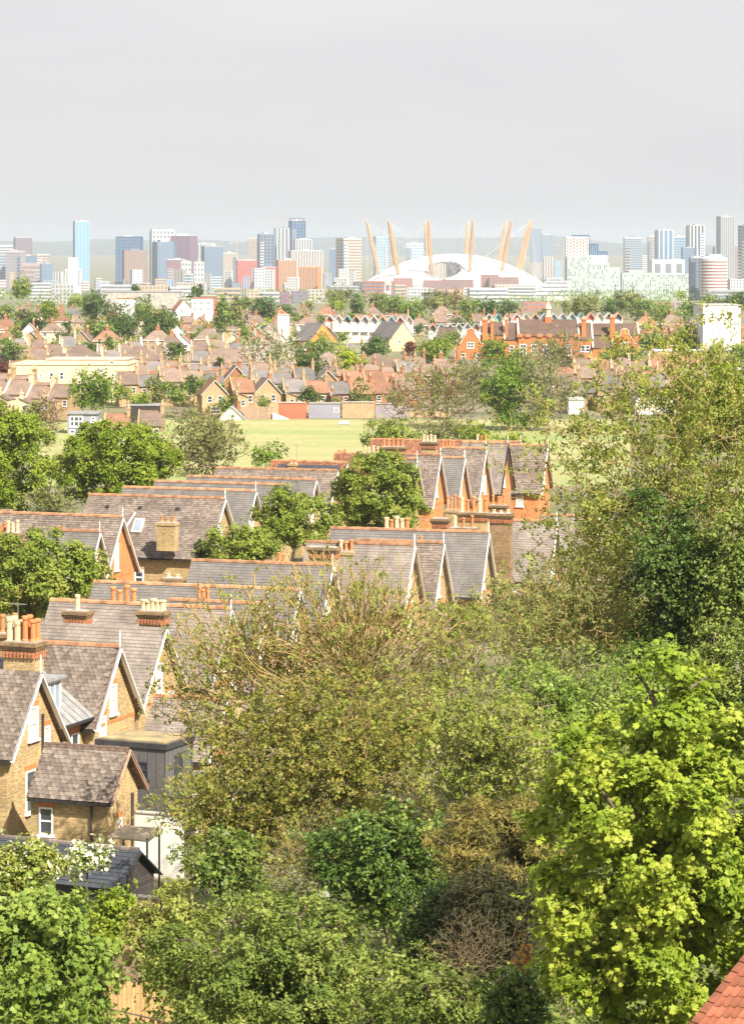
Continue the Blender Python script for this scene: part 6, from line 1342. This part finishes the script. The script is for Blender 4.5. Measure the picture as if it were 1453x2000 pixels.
# big half-leafed tree on the right, ivy on its trunk
tree('tall half-leafed tree filling the right side with arching boughs', 1300, 960, 285, 300, 132, 'leaf_bud', 'bark_yellow', leafpx=6.5, cover=2.7, twig=2800, lean=.25, shell=.42, wob=.08, rtip=.012, tuft=1.9, depth=.7, tpow=4, **fg)
tree('upper right crown of fresh green leaves above the tall tree', 1400, 800, 130, 120, 136, 'leaf_bright', 'bark', leafpx=6.5, cover=4.5, twig=800, shell=.45, wob=.09, rtip=.013, tuft=2.0, tpow=4, **fg)
tree('dark ivy-clad trunk mass within the tall right tree', 1330, 1180, 110, 250, 126, 'leaf_ivy', leafpx=7.5, cover=6, clump=.24, name='ivy', cat='ivy', **fg)
tree('dense green leafy growth right of the ivy-clad trunk', 1425, 1150, 75, 250, 124, 'leaf_shrub', leafpx=8, cover=5, clump=.28, **fg)
tree('tangle of tan drooping branches left of the ivy trunk', 1120, 1195, 150, 110, 128, 'leaf_olive', 'bark_yellow', leafpx=6.5, cover=1.9, twig=2000, wob=.1, sag=.06, rtip=.010, **fg)
tree('olive green garden tree before the hidden white gable', 1090, 1250, 120, 90, 160, 'leaf_olive', 'bark_tan', leafpx=6, cover=4, twig=900, **fg)
tree('green garden tree below the hidden white gable on the right', 1230, 1240, 120, 110, 150, 'leaf_shrub', leafpx=6.5, cover=5, clump=.22, **fg)
tree('wide green tree behind the top of the bright maple', 1260, 1360, 150, 90, 112, 'leaf_maple_mid', leafpx=8, cover=5, clump=.22, **fg)
tree('olive shrub tree left of the airy yellow-green one', 800, 1420, 130, 110, 112, 'leaf_bud', 'bark_tan', leafpx=7, cover=3.5, twig=1200, rtip=.01, **fg)
tree('dull green tree beside the street between houses and tall tree', 1010, 1195, 80, 70, 178, 'leaf_olive', 'bark_tan', leafpx=6, cover=4.5, twig=600, **fg)
tree('green shrub tree in the gardens right of the three gables', 900, 1215, 90, 50, 172, 'leaf_bud', 'bark_tan', leafpx=6, cover=3.5, twig=500, **fg)
tree('green tree against the right edge behind the maple top', 1420, 1330, 90, 110, 104, 'leaf_shrub', leafpx=8, cover=6, clump=.2, **fg)
tree('olive tree right of the tall tree trunk by the gardens', 1170, 1100, 90, 80, 190, 'leaf_olive', 'bark_tan', leafpx=6, cover=3, twig=600, **fg)
# yellow bare tree in the middle
tree('bare yellow-barked tree in the middle with upright branches', 700, 1265, 190, 190, 120, 'leaf_bud', 'bark_yellow', leafpx=6, cover=.9, twig=2200, shell=.5, wob=.06, rtip=.0155, bf=.9, tpow=3, **fg)
tree('bare yellow-barked tree left of the middle one', 500, 1290, 165, 170, 122, 'leaf_bud', 'bark_yellow', leafpx=6, cover=.9, twig=1700, wob=.07, rtip=.0155, bf=.8, tpow=3, **fg)
tree('thin half-bare shrub tree right of the yellow-barked trees', 900, 1310, 140, 130, 118, 'leaf_bud', 'bark_tan', leafpx=6.5, cover=1.1, twig=1300, rtip=.010, **fg)
tree('thin tree with sparse fresh leaves before the third gable', 375, 1340, 95, 130, 126, 'leaf_bud', 'bark_yellow', leafpx=7.5, cover=.55, twig=420, rtip=.012, **fg)
tree('fresh leafed branches right of the extension', 400, 1560, 100, 90, 116, 'leaf_bud', 'bark_tan', leafpx=7.5, cover=1.6, twig=500, rtip=.012, **fg)
# bronze mass in the centre
tree('bronze and olive leafed tree in the centre of the hillside', 620, 1500, 230, 160, 106, 'leaf_bronze', 'bark_tan', leafpx=7.5, cover=5.5, twig=2200, shell=.4, **fg)
tree('olive brown tree on the left of the bronze one', 470, 1590, 130, 120, 104, 'leaf_bronze', 'bark_tan', leafpx=7.5, cover=4.5, twig=1000, **fg)
tree('yellow-green airy tree right of the bronze one', 960, 1480, 150, 150, 100, 'leaf_bud', 'bark_pale', leafpx=8, cover=4.2, twig=1500, rtip=.010, **fg)
tree('green airy tree behind the bright maple', 1110, 1400, 130, 130, 104, 'leaf_maple_mid', leafpx=8, cover=3.2, clump=.24, **fg)
tree('dull green tree top below the tan tangle', 1080, 1330, 130, 70, 110, 'leaf_shrub', 'bark_pale', leafpx=7, cover=2.4, twig=700, **fg)
tree('dark ivy-covered tree below the bronze one', 760, 1690, 160, 130, 96, 'leaf_ivy', leafpx=9, cover=7, clump=.22, leaf2='leaf_maple_mid', frac2=.22, **fg)
tree('dark evergreen mass at lower centre right', 900, 1840, 150, 150, 88, 'leaf_ivy', leafpx=9, cover=7, clump=.22, **fg)
tree('brown bare brushwood above the street lamp', 600, 1660, 80, 80, 97, 'leaf_dead', 'bark_tan', leafpx=5, cover=0, twig=1100, wob=.12, rtip=.0045, name='brushwood', cat='brushwood', **fg)
tree('pale bare brushwood beside the dark evergreen', 915, 1865, 95, 70, 79, 'leaf_dead', 'bark_tan', leafpx=5, cover=0, twig=1100, wob=.1, rtip=.0032, lum=.4, shell=.6, name='brushwood', cat='brushwood', **fg)
tree('golden-brown cypress with drooping sprays in front of the maple', 990, 1640, 165, 85, 84, 'leaf_cypress', leafpx=11, cover=8, shape='sliver', clump=.17, flat=.45, up=.8, name='cypress', cat='conifer', **fg)
tree('dark shaded lower part of the cypress stand', 985, 1775, 125, 140, 82.3, 'leaf_cypress_shaded', leafpx=10, cover=9, shape='sliver', clump=.26, name='cypress', cat='conifer', **fg)
tree('hanging dead brown leaves between cypress and maple', 1022, 1880, 20, 50, 74, 'leaf_dead', leafpx=8, cover=1.5, clump=.4, base=float(at(1022, 1925, 74).z), name='dead_branch', cat='branch', **fg)
# front shrubs
tree('broad fine-leaved green shrub at the bottom centre', 550, 1905, 260, 150, 84, 'leaf_shrub', leafpx=7.5, cover=10, clump=.11, lum=.14, name='shrub', cat='shrub', **fg)
tree('dull green shrub under the dark evergreen', 830, 1960, 150, 100, 80, 'leaf_shrub', leafpx=8.5, cover=5, clump=.2, name='shrub', cat='shrub', **fg)
tree('glossy dark green shrub left of the maple foot', 1010, 1965, 90, 90, 76, 'leaf_ivy', leafpx=8, cover=5, clump=.24, name='shrub', cat='shrub', leaf2='leaf_maple_mid', frac2=.3, **fg)
tree('yellow-green young tree between fence and shrub', 325, 1860, 85, 135, 92, 'leaf_bud', leafpx=8.5, cover=5, clump=.27, **fg)
tree('dark green shrub left of the brown brushwood', 430, 1690, 110, 75, 98, 'leaf_shrub', leafpx=8.5, cover=4.5, clump=.24, name='shrub', cat='shrub', leaf2='leaf_ivy', frac2=.35, **fg)
tree('fresh green hedge plant before the tan garden wall', 222, 1785, 58, 70, 104, 'leaf_bright', leafpx=8, cover=5, clump=.3, name='shrub', cat='shrub', **fg)
tree('elder shrub with cream flower heads at the left edge', 45, 1708, 100, 66, 104, 'leaf_bud', leafpx=8, cover=10, clump=.26, leaf2='blossom', frac2=.07, name='shrub', cat='shrub', **fg)
tree('white flowering shrub in front of the shed roof', 172, 1675, 48, 42, 112, 'leaf_shrub', leafpx=7.5, cover=4.5, clump=.28, leaf2='blossom', frac2=.5, name='shrub', cat='shrub', **fg)
tree('small white flowering bush left beside the larger white one', 100, 1702, 22, 16, 111, 'leaf_shrub', leafpx=7, cover=5, clump=.35, leaf2='blossom', frac2=.5, name='shrub', cat='shrub', **fg)
tree('front-left maple with mid green leaves', 75, 1880, 150, 175, 76, 'leaf_maple_mid', shape='maple', leafpx=12, cover=8, clump=.17, jit=.25, shell=.35, lum=.14, name='maple_tree', solo=300, **fg)
tree('bright lime maple filling the lower right', 1320, 1700, 285, 420, 68, 'leaf_maple', shape='maple', leafpx=12, cover=13, clump=.125, lum=.08, jit=.2, shell=.38, grow=1.1, name='maple_tree', solo=300, flat=.6, up=.75, **fg)
tree('green wild hedge under the bottom centre shrubs', 640, 1990, 420, 70, 90, 'leaf_shrub', leafpx=9, cover=4, clump=.3, name='hedge', cat='hedge', depth=.25, **fg)
# undergrowth on the slope: nobody could count it
rs = np.random.RandomState(4); n = 150000; Y = 55 + 125 * rs.rand(n); px = rs.uniform(-60, 1520, n)
keep = ~((px < 310) & (Y > 116)) & ~((px < 460) & (Y > 128)) & ~((px < 900) & (Y > 150)); Y, px = Y[keep], px[keep]; n = len(Y)
hgt = .4 + 2.2 * (np.sin(px * .03 + Y * .3) * .5 + .5)
C = np.stack([(px - CX) / F * Y, Y, np.array([gz(y) for y in Y]) + hgt * rs.rand(n)], 1); Nn = unit(rs.normal(size=(n, 3)) * .5 + np.array((0, 0, .8)))
o = link(leaf_mesh('undergrowth', C, Nn, rs.uniform(.14, .34, n), rs.rand(n), 'leaf', rs), 'undergrowth', 'leaf_shrub'); o['kind'] = 'stuff'; o['label'] = 'green undergrowth covering the slope between the trees'
# ------------------------------------------------------------------ haze: one closed box of pale air
hm = bpy.data.materials.new('haze_air'); hm.use_nodes = True; hm.node_tree.nodes.clear()
ho = hm.node_tree.nodes.new('ShaderNodeOutputMaterial'); hv = hm.node_tree.nodes.new('ShaderNodeVolumePrincipled')
hv.inputs['Color'].default_value = (.77, .855, 1.0, 1); hv.inputs['Density'].default_value = 0.75e-4; hv.inputs['Anisotropy'].default_value = .35
hm.node_tree.links.new(hv.outputs[0], ho.inputs['Volume'])
hb = MB().box(-15500, 15500, -300, 25500, -102, 52).build('haze', hm); hb['kind'] = 'stuff'
